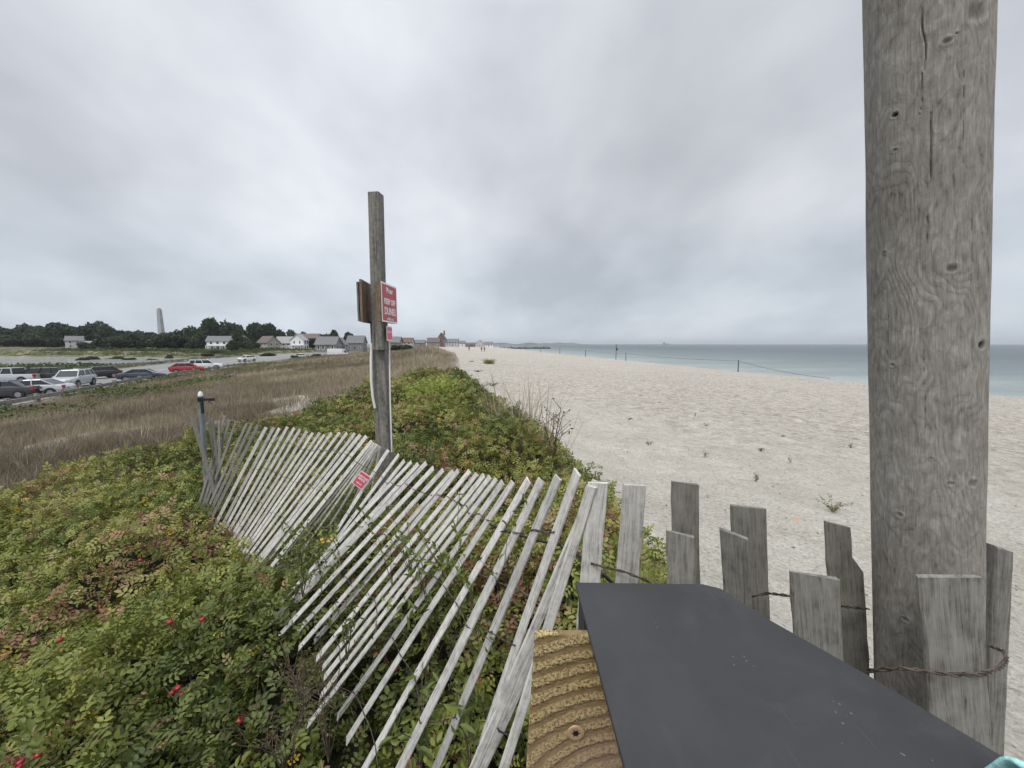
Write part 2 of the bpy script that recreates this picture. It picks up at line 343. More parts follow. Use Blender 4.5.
# sea
def water(name, verts, colA, colB, scale, bumpd, rough):
    m = mat(name+'_surface', colA, rough, spec=.5); t = m.node_tree; N = t.nodes; L = t.links; b = N['Principled BSDF']
    g = N.new('ShaderNodeNewGeometry'); mp = N.new('ShaderNodeMapping'); mp.inputs['Scale'].default_value = (.35, 1, 1); mp.inputs['Rotation'].default_value = (0, 0, R(-14)); L.new(g.outputs['Position'], mp.inputs[0])
    n = noise_n(N, L, mp.outputs[0], scale, 8, .62, .3); n2 = noise_n(N, L, mp.outputs[0], scale*.045, 5, .6, .4)
    n3 = noise_n(N, L, mp.outputs[0], scale*.22, 5, .6, .3); s = math_n(N, L, 'ADD', n.outputs[0], math_n(N, L, 'ADD', math_n(N, L, 'MULTIPLY', n3.outputs[0], 2.5), math_n(N, L, 'MULTIPLY', n2.outputs[0], 4.)))
    bp = N.new('ShaderNodeBump'); bp.inputs['Strength'].default_value = .9; bp.inputs['Distance'].default_value = bumpd; L.new(s, bp.inputs['Height']); L.new(bp.outputs[0], b.inputs['Normal'])
    return m, N, L, b, g, n2
sm, N_, L_, b_, g_, n2_ = water('sea', None, (.1, .15, .16), None, 1.6, .5, .35)
at = N_.new('ShaderNodeAttribute'); at.attribute_name = 'depth'
dd = math_n(N_, L_, 'ADD', at.outputs['Fac'], math_n(N_, L_, 'MULTIPLY', math_n(N_, L_, 'SUBTRACT', n2_.outputs[0], .5), .5))
r = N_.new('ShaderNodeValToRGB'); L_.new(dd, r.inputs[0]); setramp(r, [(0, (.31, .345, .325)), (.12, (.20, .24, .235)), (.4, (.11, .143, .15)), (1, (.055, .078, .09))]); L_.new(r.outputs[0], b_.inputs['Base Color'])
sxg = smap(120, 6, -3000, 15000, 40); syg = np.concatenate([-np.geomspace(3000, 20, 20), np.linspace(-10, 300, 60), np.geomspace(330, 15000, 50)])
SX, SY = np.meshgrid(sxg, syg); dep = (SX-np.interp(SY, BY, BX)-12)/170
iis = np.arange(SX.size).reshape(SX.shape)
Fs = np.stack([iis[:-1, :-1].ravel(), iis[:-1, 1:].ravel(), iis[1:, 1:].ravel(), iis[1:, :-1].ravel()], 1)
sea = npmesh('sea', np.stack([SX.ravel(), SY.ravel(), np.zeros(SX.size)], 1), Fs, sm, {'depth': ('POINT', np.clip(dep, 0, 1).ravel())}); tag(sea, kind='structure')
pm, *_ = water('pond', None, (.2, .22, .23), None, 3., .002, .1)
pm.node_tree.nodes['Principled BSDF'].inputs['Base Color'].default_value = (.5, .505, .51, 1)
mb = MB(); mb.add([(x, y, .55) for x, y in POND], [tuple(range(len(POND)))]); tag(mb.build('pond', pm), kind='structure')
# road / parking strip
def strip(name, A, B, y0, y1, n, dz, m, kind='structure'):
    mb = MB(); ys = np.linspace(y0, y1, n); ax = np.interp(ys, RY, A); bx = np.interp(ys, RY, B)
    vs = []
    for y, a, b in zip(ys, ax, bx): vs += [(a, y, 1.1+dz), (b, y, 1.1+dz)]
    mb.add(vs, [(2*i, 2*i+2, 2*i+3, 2*i+1) for i in range(n-1)]); o = mb.build(name, m); tag(o, kind=kind); return o
asph = noisy('asphalt', [(.3, (.16, .16, .155)), (.7, (.25, .245, .235))], 1.2, .85, .3, bscale=40, detail=8)
strip('road', np.array(RX)-1.6, np.array(R2X)+1.6, -30, 255, 60, .03, asph)
linem = mat('line_paint', (.6, .6, .58), .7)
mid = (np.array(RX)+np.array(R2X))/2
strip('road_line', mid-.1, mid+.1, -30, 255, 60, .035, linem)
# ------------------------------------------------------------------ far land, jetty
hillm = noisy('far_hill', [(.4, (.03, .045, .03)), (.6, (.055, .07, .045))], .02, .9, .0)
def hill(name, x0, x1, y, h, seed, depth=500, zb=-1):
    n = 60; mb = MB(); vs = []
    for i in range(n+1):
        t = i/n; x = x0+(x1-x0)*t; hh = h*(math.sin(math.pi*t)**.6)*(.65+.7*mn.noise(Vector((t*6, seed, 0))))
        for j, (dy, k) in enumerate(((0, 0), (depth*.15, .7), (depth*.5, 1), (depth, 0))): vs.append((x, y+dy, zb+max(hh, 0)*k+(0 if k else -1)))
    mb.add(vs, [(4*i+j, 4*i+4+j, 4*i+5+j, 4*i+1+j) for i in range(n) for j in range(3)], smooth=True)
    tag(mb.build(name, hillm), kind='structure')
hill('headland', 120, 1150, 5600, 34, 3)
hill('hills', -600, 500, 4200, 26, 8)
rockm = noisy('jetty_rock', [(.35, (.05, .048, .045)), (.65, (.17, .16, .15))], 1.2, .9, .5)
mb = MB(); r_ = random.Random(3)
for i in range(260):
    t = r_.random(); p = Vector((-18+t*62, 440+t*6+r_.uniform(-2.2, 2.2), .2+r_.random()*1.5*(1-abs(r_.uniform(-1, 1))**2)))
    s = r_.uniform(.7, 1.7)
    bm = bmesh.new(); bmesh.ops.create_icosphere(bm, subdivisions=1, radius=s)
    mb.add([p+Vector((v.co.x*r_.uniform(.8, 1.3), v.co.y, v.co.z*r_.uniform(.5, .9))) for v in bm.verts], [tuple(v.index for v in f.verts) for f in bm.faces]); bm.free()
tag(mb.build('rock_jetty', rockm), 'low dark rock jetty running out into the sea at the far end of the beach', 'jetty')
# ------------------------------------------------------------------ vegetation: leaves
def rotmats(n, tilt, rngl=rng):
    a = rngl.uniform(0, 2*np.pi, n); b = rngl.normal(0, 1, n)*tilt; c = rngl.normal(0, 1, n)*tilt
    ca, sa, cb, sb, cc, sc = np.cos(a), np.sin(a), np.cos(b), np.sin(b), np.cos(c), np.sin(c)
    Rz = np.zeros((n, 3, 3)); Rz[:, 0, 0] = ca; Rz[:, 0, 1] = -sa; Rz[:, 1, 0] = sa; Rz[:, 1, 1] = ca; Rz[:, 2, 2] = 1
    Rx = np.zeros((n, 3, 3)); Rx[:, 0, 0] = 1; Rx[:, 1, 1] = cb; Rx[:, 1, 2] = -sb; Rx[:, 2, 1] = sb; Rx[:, 2, 2] = cb
    Ry = np.zeros((n, 3, 3)); Ry[:, 1, 1] = 1; Ry[:, 0, 0] = cc; Ry[:, 0, 2] = sc; Ry[:, 2, 0] = -sc; Ry[:, 2, 2] = cc
    return np.einsum('nij,njk,nkl->nil', Ry, Rx, Rz)
def leaflet(l=1., w=.66, fold=.12, droop=.12):
    return np.array([(0, 0, 0), (-w*.42*l, .35*l, fold*l), (-w*.34*l, .72*l, fold*.6*l), (0, l, -droop*l), (w*.34*l, .72*l, fold*.6*l), (w*.42*l, .35*l, fold*l)]), np.array([(0, 3, 2, 1), (0, 5, 4, 3)])
def compound(ll=.034, pairs=3):
    Vs, Fs = [], []; base = 0
    def put(p, ang, l):
        nonlocal base
        v, f = leaflet(l); c, s = math.cos(ang), math.sin(ang)
        v = v.copy(); x = v[:, 0]*c-v[:, 1]*s; y = v[:, 0]*s+v[:, 1]*c; v[:, 0] = x+p[0]; v[:, 1] = y+p[1]; v[:, 2] += p[2]
        Vs.append(v); Fs.append(f+base); base += len(v)
    for k in range(pairs):
        y = ll*(.45+.75*k); put((0, y, -.1*y), R(62), ll*(.85+.1*k)); put((0, y, -.1*y), R(-62), ll*(.85+.1*k))
    put((0, ll*(.45+.75*pairs)-ll*.4, -ll*.3), 0, ll*1.1)
    return np.concatenate(Vs), np.concatenate(Fs)
def scatter(Tv, Tf, pos, scale, tilt, rngl=rng):
    n = len(pos); Rm = rotmats(n, tilt, rngl); sc = scale if hasattr(scale, '__len__') else np.full(n, scale)
    V = np.einsum('nij,kj->nki', Rm, Tv)*sc[:, None, None]+pos[:, None, :]
    Fc = Tf[None]+(np.arange(n)*len(Tv))[:, None, None]
    return V.reshape(-1, 3), Fc.reshape(-1, Tf.shape[1]), len(Tf)
def canopy(x, y):
    m = fbm(x, y, .9, 51, 3); m2 = fbm(x, y, 3.2, 77, 2)
    hgt = .20+.42*sstep(.25, .8, m)+.14*(m2-.5)
    # thins out at its edge
    e = np.clip((np.interp(y, EY, EX)-x)/.7, 0, 1); hgt = hgt*(.35+.65*e)
    tt = np.clip(((x+.15)*-3.2+(y-.85)*3.3)/(3.2**2+3.3**2), 0, 1); df = np.hypot(x+.15+3.2*tt, y-.85-3.3*tt); hgt = hgt*(.6+.4*sstep(.1, .7, df))
    return hgt
rose = leafmat('rose_leaf', [(0, (.05, .068, .018)), (.22, (.108, .135, .031)), (.45, (.18, .205, .044)), (.62, (.275, .28, .065)), (.74, (.31, .28, .11)), (.83, (.31, .21, .12)), (.91, (.30, .16, .09)), (.965, (.20, .09, .065)), (1, (.6, .42, .06))])
def rosefield(ymin, ymax, n, leafs, pairs, spread, seed):
    rg = np.random.default_rng(seed)
    y = ymin+(ymax-ymin)*rg.random(n*3); x = rg.uniform(-13, 1.7, n*3)
    vis = (np.abs(x) < 1.6*y+1.0)
    exx = np.interp(y, EY, EX); jit = (fbm(x, y, .7, 33)-.5)*3; jj = (fbm(x, y, 2.0, 35)-.5)*.5
    ok = vis & (x < exx+jj+.1) & (x > leftB(y)+jit-.2) & (fbm(x, y, 1.7, 61) > .27)
    x, y = x[ok][:n], y[ok][:n]; m = len(x)
    g = terr(x, y); dpt = rg.random(m)**1.7*spread
    z = g+canopy(x, y)-dpt
    patch = fbm(x, y, .85, 91, 3); p2 = fbm(x, y, 3.5, 92, 2)
    col = np.clip(.42+(patch-.5)*1.0+(p2-.5)*.55+rg.normal(0, .10, m), 0, .72)
    redp = (fbm(x, y, 1.5, 95, 3) > .655) & (rg.random(m) < .45); redp |= rg.random(m) < .035
    col = np.where(redp, rg.uniform(.78, .96, m), col); col = np.where(rg.random(m) < .004, 1., col)
    Tv, Tf = compound(leafs, pairs)
    V, Fc, k = scatter(Tv, Tf, np.stack([x, y, z], 1), rg.uniform(.55, 1.35, m), .7, rg)
    cf = np.repeat(col, k)+rg.normal(0, .035, m*k)*(np.repeat(col, k) < .74)
    return V, Fc, np.clip(cf, 0, 1)
parts = [rosefield(.35, 2.6, 15000, .032, 3, .30, 1), rosefield(2.6, 5.5, 18000, .035, 3, .3, 2), rosefield(5.5, 11, 16000, .046, 2, .3, 3), rosefield(11, 19.5, 11000, .08, 1, .3, 4)]
Vs, Fs_, Cs, b0 = [], [], [], 0
for v, f, c in parts: Vs.append(v); Fs_.append(f+b0); Cs.append(c); b0 += len(v)
thicket = npmesh('rose_thicket', np.concatenate(Vs), np.concatenate(Fs_), rose, {'rnd': ('FACE', np.concatenate(Cs))})
tag(thicket, 'dense green and reddish beach rose thicket covering the dune under the slat fence', 'shrubs', kind='stuff')
# woody stems within the thicket
stemm = noisy('stem_bark', [(.4, (.05, .032, .022)), (.6, (.15, .11, .08))], 30, .9, .3)
mb = MB(); r_ = random.Random(5)
for i in range(900):
    y = r_.uniform(.5, 6); x = r_.uniform(-1.5*y-.5, 1.0)
    if x < leftB(y): continue
    g = T(x, y); h = float(canopy(np.array([x]), np.array([y]))[0]); a = r_.uniform(0, 6.28)
    p0 = Vector((x, y, g)); d = Vector((math.cos(a), math.sin(a), 0))*r_.uniform(.05, .28)
    hh = h*r_.uniform(.7, 1.12); mb.tube([p0, p0+d*.35+Vector((0, 0, hh*.55)), p0+d+Vector((0, 0, hh))], [.0035, .0025, .0012], 4, cap=False)
st = mb.build('stems', stemm, thicket)
# rose hips: parts of the thicket
hipm = noisy('rose_hip_skin', [(.4, (.20, .014, .022)), (.6, (.34, .03, .035))], 20, .3, .05)
bm = bmesh.new(); bmesh.ops.create_icosphere(bm, subdivisions=2, radius=.011)
for v in bm.verts: v.co.z *= .82
hm = bpy.data.meshes.new('rose_hip'); 
ret = bmesh.ops.create_cone(bm, segments=5, radius1=.005, radius2=.001, depth=.012, cap_ends=True)
for v in ret['verts']: v.co.z += .013
bm.to_mesh(hm); bm.free(); hm.materials.append(hipm)
hips = [(178, 688), (172, 693), (182, 695), (100, 607), (107, 609), (170, 622), (202, 619), (284, 582), (480, 683), (38, 755), (20, 762), (465, 472), (18, 768), (375, 640), (250, 505), (395, 668), (140, 560), (60, 640), (410, 520), (240, 720)]
for (px, py) in hips:
    q = None
    Yv = .6
    while Yv < 9:                                    # walk the ray to the canopy top
        p = W(px, py, Yv)
        if p.z < T(p.x, p.y)+float(canopy(np.array([p.x]), np.array([p.y]))[0])+.02: q = p; break
        Yv += .02
    if q is None: continue
    o = bpy.data.objects.new('rose_hip', hm); C.objects.link(o); o.location = q; o.parent = thicket; o.rotation_euler = (random.uniform(-.6, .6), random.uniform(-.6, .6), 0)
    s = random.uniform(1.0, 1.45); o.scale = (s, s, s)
# ------------------------------------------------------------------ grasses
def tuft(nb, h, wd, spread, lean, rg):
    Vs, Fs = [], []
    for k in range(nb):
        a = rg.uniform(0, 2*np.pi); r0 = rg.uniform(0, spread); l = h*rg.uniform(.6, 1.15); b = np.array([math.cos(a)*r0, math.sin(a)*r0, 0]); ln = lean*rg.uniform(.2, 1.3)
        d = np.array([math.cos(a), math.sin(a), 0]); s = np.array([-d[1], d[0], 0])*wd/2; up = np.array([0, 0, 1.])
        p1 = b+d*ln*.3*l+up*l*.55; p2 = b+d*ln*l+up*l*.95
        i = len(Vs)*1; base = sum(len(q) for q in Vs)
        Vs.append(np.array([b-s, b+s, p1+s*.8, p1-s*.8, p2+s*.15, p2-s*.15])); Fs.append(np.array([(0, 1, 2, 3), (3, 2, 4, 5)])+base)
    return np.concatenate(Vs), np.concatenate(Fs)
dry = leafmat('dry_grass', [(0, (.13, .105, .073)), (.3, (.225, .188, .135)), (.6, (.33, .28, .205)), (.8, (.44, .38, .275)), (.9, (.56, .50, .35)), (1, (.17, .19, .07))], .8, .15, .1)
def grassfield(region, n, h, wd, nb, seed, colf, spread=.12, hv=None, lean=.45):
    rg = np.random.default_rng(seed); x0, x1, y0, y1 = region
    x = rg.uniform(x0, x1, n*3); y = y0+(y1-y0)*rg.random(n*3)**1.15
    exx = np.interp(y, EY, EX); rxx = np.interp(y, RY, RX)
    lb = leftB(y)+(fbm(x, y, .7, 33)-.5)*3
    rosez = (x > lb+.2) & (y < 17)
    ok = (np.abs(x) < 1.45*y+1.5) & (x < exx-.15+(fbm(x, y, .8, 12)-.5)*1.2) & (x > rxx+1.0) & ~rosez
    bar = (fbm(x, y, .5, 41, 4) > .62) & (np.abs(x-leftB(y)+3.2)+np.abs(y-8)*.6 < 9) & (rg.random(len(x)) < .8)
    ok &= ~bar
    x, y = x[ok][:n], y[ok][:n]; m = len(x); z = terr(x, y)-.01
    Vs, Fs, Cs, b = [], [], [], 0; kk = 5; idx = rg.integers(0, kk, m); col = colf(x, y, rg)
    sc = rg.uniform(.65, 1.2, m)*(hv(x, y) if hv else 1)
    for k in range(kk):
        tv, tf = tuft(nb, h, wd, spread, lean, rg); s = idx == k
        if not s.any(): continue
        v, f, nf = scatter(tv, tf, np.stack([x[s], y[s], z[s]], 1), sc[s], .09, rg); Vs.append(v); Fs.append(f+b); b += len(v)
        Cs.append(np.clip(np.repeat(col[s], nf)+rg.normal(0, .09, s.sum()*nf), 0, .93))
    return np.concatenate(Vs), np.concatenate(Fs), np.concatenate(Cs)
def cdry(x, y, rg): return np.clip(.44+.22*sstep(7, 1, np.interp(y, EY, EX)-x)*sstep(16, 24, y)+(fbm(x, y, .25, 71, 3)-.5)*.9+rg.normal(0, .1, len(x)), 0, .9)
hvf = lambda x, y: (.35+.65*sstep(0, 2.2, np.interp(y, EY, EX)-x))*1+.75*sstep(.6, 3, np.interp(y, EY, EX)-x)*sstep(8, 2, np.interp(y, EY, EX)-x)*sstep(20, 30, y)*(1-sstep(90, 140, y))
gs = [grassfield((-30, 0, 5, 16), 15000, .36, .006, 9, 11, cdry, .1), grassfield((-60, 0, 14, 45), 24000, .45, .013, 8, 12, cdry, .2, hvf), grassfield((-90, -3, 40, 160), 16000, .6, .04, 8, 13, cdry, .4, hvf)]
gs += [grassfield((-45, 0, 6, 40), 600, .5, .010, 22, 14, lambda x, y, rg: np.clip(.45+rg.normal(0, .15, len(x)), 0, .9), .22, None, .75)]
Vs, Fs_, Cs, b0 = [], [], [], 0
for v, f, c in gs: Vs.append(v); Fs_.append(f+b0); Cs.append(c); b0 += len(v)
tag(npmesh('dry_grass', np.concatenate(Vs), np.concatenate(Fs_), dry, {'rnd': ('FACE', np.concatenate(Cs))}), 'brown dry beach grass over the field and the dune crest left of the beach', 'grass', kind='stuff')
# low green growth in patches: verge of the parking area and marsh
green = leafmat('green_scrub', [(0, (.03, .045, .02)), (.4, (.075, .10, .03)), (.7, (.15, .17, .05)), (1, (.24, .23, .085))], .7, .2)
def scrub(n, seed, region, cond, h, leaf, colr, name, label):
    rg = np.random.default_rng(seed); x0, x1, y0, y1 = region; x = rg.uniform(x0, x1, n*6); y = rg.uniform(y0, y1, n*6); ok = cond(x, y) & (np.abs(x) < 1.5*y+2); x, y = x[ok][:n], y[ok][:n]; m = len(x)
    hh = h(x, y); z = terr(x, y)+rg.random(m)*hh
    v, f = leaflet(leaf, .7, .1, .2)
    V, Fc, k = scatter(v, f, np.stack([x, y, z], 1), rg.uniform(.6, 1.3, m), .8, rg)
    c = np.clip(colr+(fbm(x, y, .3, 77)-.5)*1.0+rg.normal(0, .1, m), 0, 1)
    o = npmesh(name, V, Fc, green, {'rnd': ('FACE', np.repeat(c, k))}); tag(o, label, 'shrubs', kind='stuff'); return o
def cverge(x, y):
    rxx = np.interp(y, RY, RX); d = x-rxx
    return (d > .2) & (d < 12) & (fbm(x, y, .22, 101, 3) > .49+.02*np.clip(d-3, 0, 9)*.55)
scrub(36000, 31, (-72, -18, 14, 120), cverge, lambda x, y: .7*sstep(.48, .62, fbm(x, y, .22, 101, 3)), .16, .45, 'verge_scrub', 'low green scrub along the edge of the parking strip')
def cfield(x, y):
    d = np.interp(y, EY, EX)-x; return (d > 7) & (d < 38) & (fbm(x*.5, y, .3, 131, 3) > .585)
scrub(9000, 32, (-45, -8, 14, 70), cfield, lambda x, y: .45+0*x, .11, .75, 'field_scrub', 'yellow green bushy patches growing in the brown grass field')
def cmarsh(x, y):
    r2 = np.interp(y, RY, R2X); pd = ponddist(x, y); return (x < r2-.5) & (x > -330) & (pd < -3.5) & (np.hypot(x, y) < 260) & (fbm(x, y, .08, 151, 3) > .40)
scrub(50000, 33, (-330, -50, 40, 230), cmarsh, lambda x, y: (.22+.95*sstep(110, 150, np.hypot(x, y)))*sstep(.40, .7, fbm(x, y, .08, 151, 3)), .42, .35, 'marsh_scrub', 'green marsh growth round the pond beyond the parking strip')
# ------------------------------------------------------------------ trees
treeleaf = leafmat('tree_leaf', [(0, (.018, .028, .014)), (.5, (.04, .058, .026)), (1, (.08, .105, .045))], .7, .12)
bark = noisy('tree_bark', [(.4, (.05, .04, .03)), (.6, (.12, .10, .08))], 4, .9, .4, stretch=(1, 1, .3))
crowns = []
for k in range(7):
    rg = np.random.default_rng(200+k); lob = []
    nl = 9+k % 3
    for i in range(nl):
        a = rg.uniform(0, 6.28); rr = rg.uniform(.15, .62); zz = rg.uniform(.22, .82); lob.append((math.cos(a)*rr*(1-.5*abs(zz-.45)), math.sin(a)*rr*(1-.5*abs(zz-.45)), zz, rg.uniform(.2, .38)))
    lob.append((0, 0, .55, .4))
    P_, Cc = [], []
    for (x, y, z, r0) in lob:
        n = int(1200*r0); d = rg.normal(size=(n, 3)); d /= np.linalg.norm(d, axis=1)[:, None]; q = d*(r0*rg.uniform(.7, 1.05, n)[:, None])*np.array([1, 1, .85])+np.array([x, y, z]); P_.append(q); Cc.append(np.full(n, rg.uniform(.2, .8))+rg.normal(0, .15, n))
    P_ = np.concatenate(P_); Cc = np.clip(np.concatenate(Cc), 0, 1); keep = P_[:, 2] > .04; P_, Cc = P_[keep], Cc[keep]
    v, f = leaflet(.11, .9, .1, .2); V_, F_, kk = scatter(v, f, P_, rg.uniform(.6, 1.3, len(P_)), 1.2, rg)
    o = npmesh('crown', V_, F_, treeleaf, {'rnd': ('FACE', np.repeat(Cc, kk))}); C.objects.unlink(o); me = o.data; bpy.data.objects.remove(o); crowns.append(me)
mb = MB(); mb.tube([(0, 0, -.1), (.01, 0, .2), (-.01, .02, .45), (0, 0, .75)], [.035, .027, .02, .006], 7)
for a in range(6):
    an = a*1.05; mb.tube([(0, 0, .2+.06*a), (math.cos(an)*.16, math.sin(an)*.16, .36+.06*a), (math.cos(an)*.32, math.sin(an)*.32, .45+.07*a)], [.014, .01, .004], 5)
tr = mb.build('trunk', bark); C.objects.unlink(tr); trunkme = tr.data; bpy.data.objects.remove(tr)
def tree(px, ytop, Y, wpx, label, name='tree', group='trees along the far shore', k=None, zb=None):
    p = W(px, 340, Y); g = T(p.x, Y) if zb is None else zb; top = W(px, ytop, Y).z; h = max(top-g, 1.0); wd = wpx/F*Y*1.0
    o = empty(name, (p.x, Y, g), random.uniform(0, 6.28)); tag(o, label, 'tree' if name == 'tree' else 'bush', group)
    k = random.randrange(7) if k is None else k
    for nm, me in (('crown', crowns[k]), ('trunk', trunkme)):
        c = bpy.data.objects.new(nm, me); C.objects.link(c); c.parent = o; c.scale = (wd/1.45, wd/1.45, h*1.0)
    return o
TG = [
 (-12, 325, 270, 34, 'dark tree cut off by the left edge above the pond, tallest there'), (6, 327, 268, 26, 'dark rounded tree at the far left end of the pond tree line'),
 (22, 329, 275, 24, 'broad low dark tree just right of the leftmost pond trees'), (36, 325, 272, 26, 'wide dark tree directly left of the tallest crown behind the grey house'),
 (50, 324, 280, 26, 'tall dark tree behind and left of the grey roofed pond house'), (66, 326, 284, 22, 'dark tree rising directly behind the grey roofed pond house'),
 (88, 327, 276, 18, 'dark tree just right of the grey roofed pond house'), (98, 323, 282, 24, 'highest crown above the long low building'), (110, 326, 270, 22, 'dark tree at the right end above the long low building'),
 (122, 332, 260, 20, 'low rounded tree right of the long low building'), (133, 331, 275, 20, 'low dark tree two crowns left of the grey tower'), (146, 333, 262, 22, 'dark tree immediately left of the grey tower'),
 (160, 334, 250, 22, 'low dark tree at the foot of the grey tower'), (174, 333, 262, 20, 'dark tree immediately right of the grey tower'), (187, 330, 262, 22, 'dark tree between the grey tower and the white two storey house'),
 (199, 328, 255, 22, 'dark tree left of the tall crown behind the white two storey house'), (215, 321, 262, 24, 'tallest tree behind the left half of the white two storey house'), (232, 322, 265, 22, 'tall tree behind the right half of the white two storey house'),
 (241, 334, 205, 20, 'darker bushy tree close beside the right wall of the white two storey house'), (253, 325, 255, 22, 'tall tree left of the tan gabled house'), (266, 325, 262, 24, 'tall flat topped tree behind the tan gabled house'), (277, 331, 270, 16, 'tree between the tan gabled house and the white porch house'),
 (292, 331, 300, 14, 'small rounded tree showing over the white porch house roof'), (302, 333, 320, 10, 'little round tree showing right of the white porch house gable'), (324, 334, 330, 12, 'tree behind the left end of the grey shingled house'),
 (335, 331, 320, 12, 'small upright tree behind the middle of the grey shingled house'), (348, 333, 330, 10, 'narrow tree behind the right end of the grey shingled house'), (316, 339, 215, 17, 'bright green round tree in front of the grey shingled house')]
for i, a in enumerate(TG): tree(*a[:4], a[4], k=i % 7)
# front row of lower trees closing the shore
FR = [(-4, 336, 225, 30), (16, 338, 222, 28), (34, 337, 222, 26), (52, 339, 224, 22), (112, 337, 215, 22), (124, 337, 210, 22), (138, 336, 215, 24), (152, 337, 212, 24), (167, 336, 214, 24), (182, 336, 216, 24), (197, 336, 214, 22), (88, 343, 210, 14), (250, 341, 200, 14), (234, 341, 190, 12)]
FRL = ['leftmost low tree on the pond shore', 'low tree on the pond shore, second from the left edge', 'low tree on the pond shore, third from the left edge', 'low tree at the left wall of the grey roofed pond house', 'low tree hiding the right end of the long low building',
 'low shore tree a little right of the long low building', 'low shore tree midway between the long low building and the grey tower', 'low shore tree left of the grey tower', 'low shore tree under the grey tower on the right', 'low shore tree halfway from the grey tower to the white two storey house', 'low shore tree touching the left side of the white two storey house', 'small round tree in front of the long low building', 'small dark tree left of the tan gabled house at its wall', 'small dark tree at the right foot of the white two storey house']
for i, (a, l) in enumerate(zip(FR, FRL)): tree(a[0], a[1], a[2]-22, a[3], l, k=(i*3) % 7)
SH = [(78, 358, 118, 12, 'lone dark bush on the near bank of the pond behind the dark parked cars'), (92, 357, 125, 14, 'dark spreading bush at the water right of the lone pond bush'), (112, 357, 128, 16, 'wide dark bush at the right tip of the pond'), (128, 358, 122, 12, 'small dark bush beyond the blue grey sedan'), (167, 355, 135, 9, 'single dark bush standing before the pale inlet behind the red car'), (150, 359, 120, 12, 'low bush beyond the far guardrail left of the red car'), (205, 357, 140, 10, 'low bush beyond the white estate car'), (218, 354, 150, 18, 'long low bush below the white two storey house'), (266, 355, 140, 14, 'low bush beside the road bend below the tan gabled house'), (305, 357, 120, 16, 'dark bush in the field before the white porch house'), (293, 358, 115, 10, 'small dark bush left of the one before the white porch house'), (316, 356, 118, 10, 'small dark bush in the field under the bright green tree'),
 (398, 345, 150, 16, 'dark green bush at the foot of the houses right of the sign post'), (408, 346, 140, 12, 'dark bush on the dune edge right of the sign post'), (404, 345, 175, 18, 'dark hedge like bush behind the dune right of the sign post')]
for i, a in enumerate(SH): tree(*a[:4], a[4], 'bush', 'bushes on the marsh', k=(i*2) % 7)
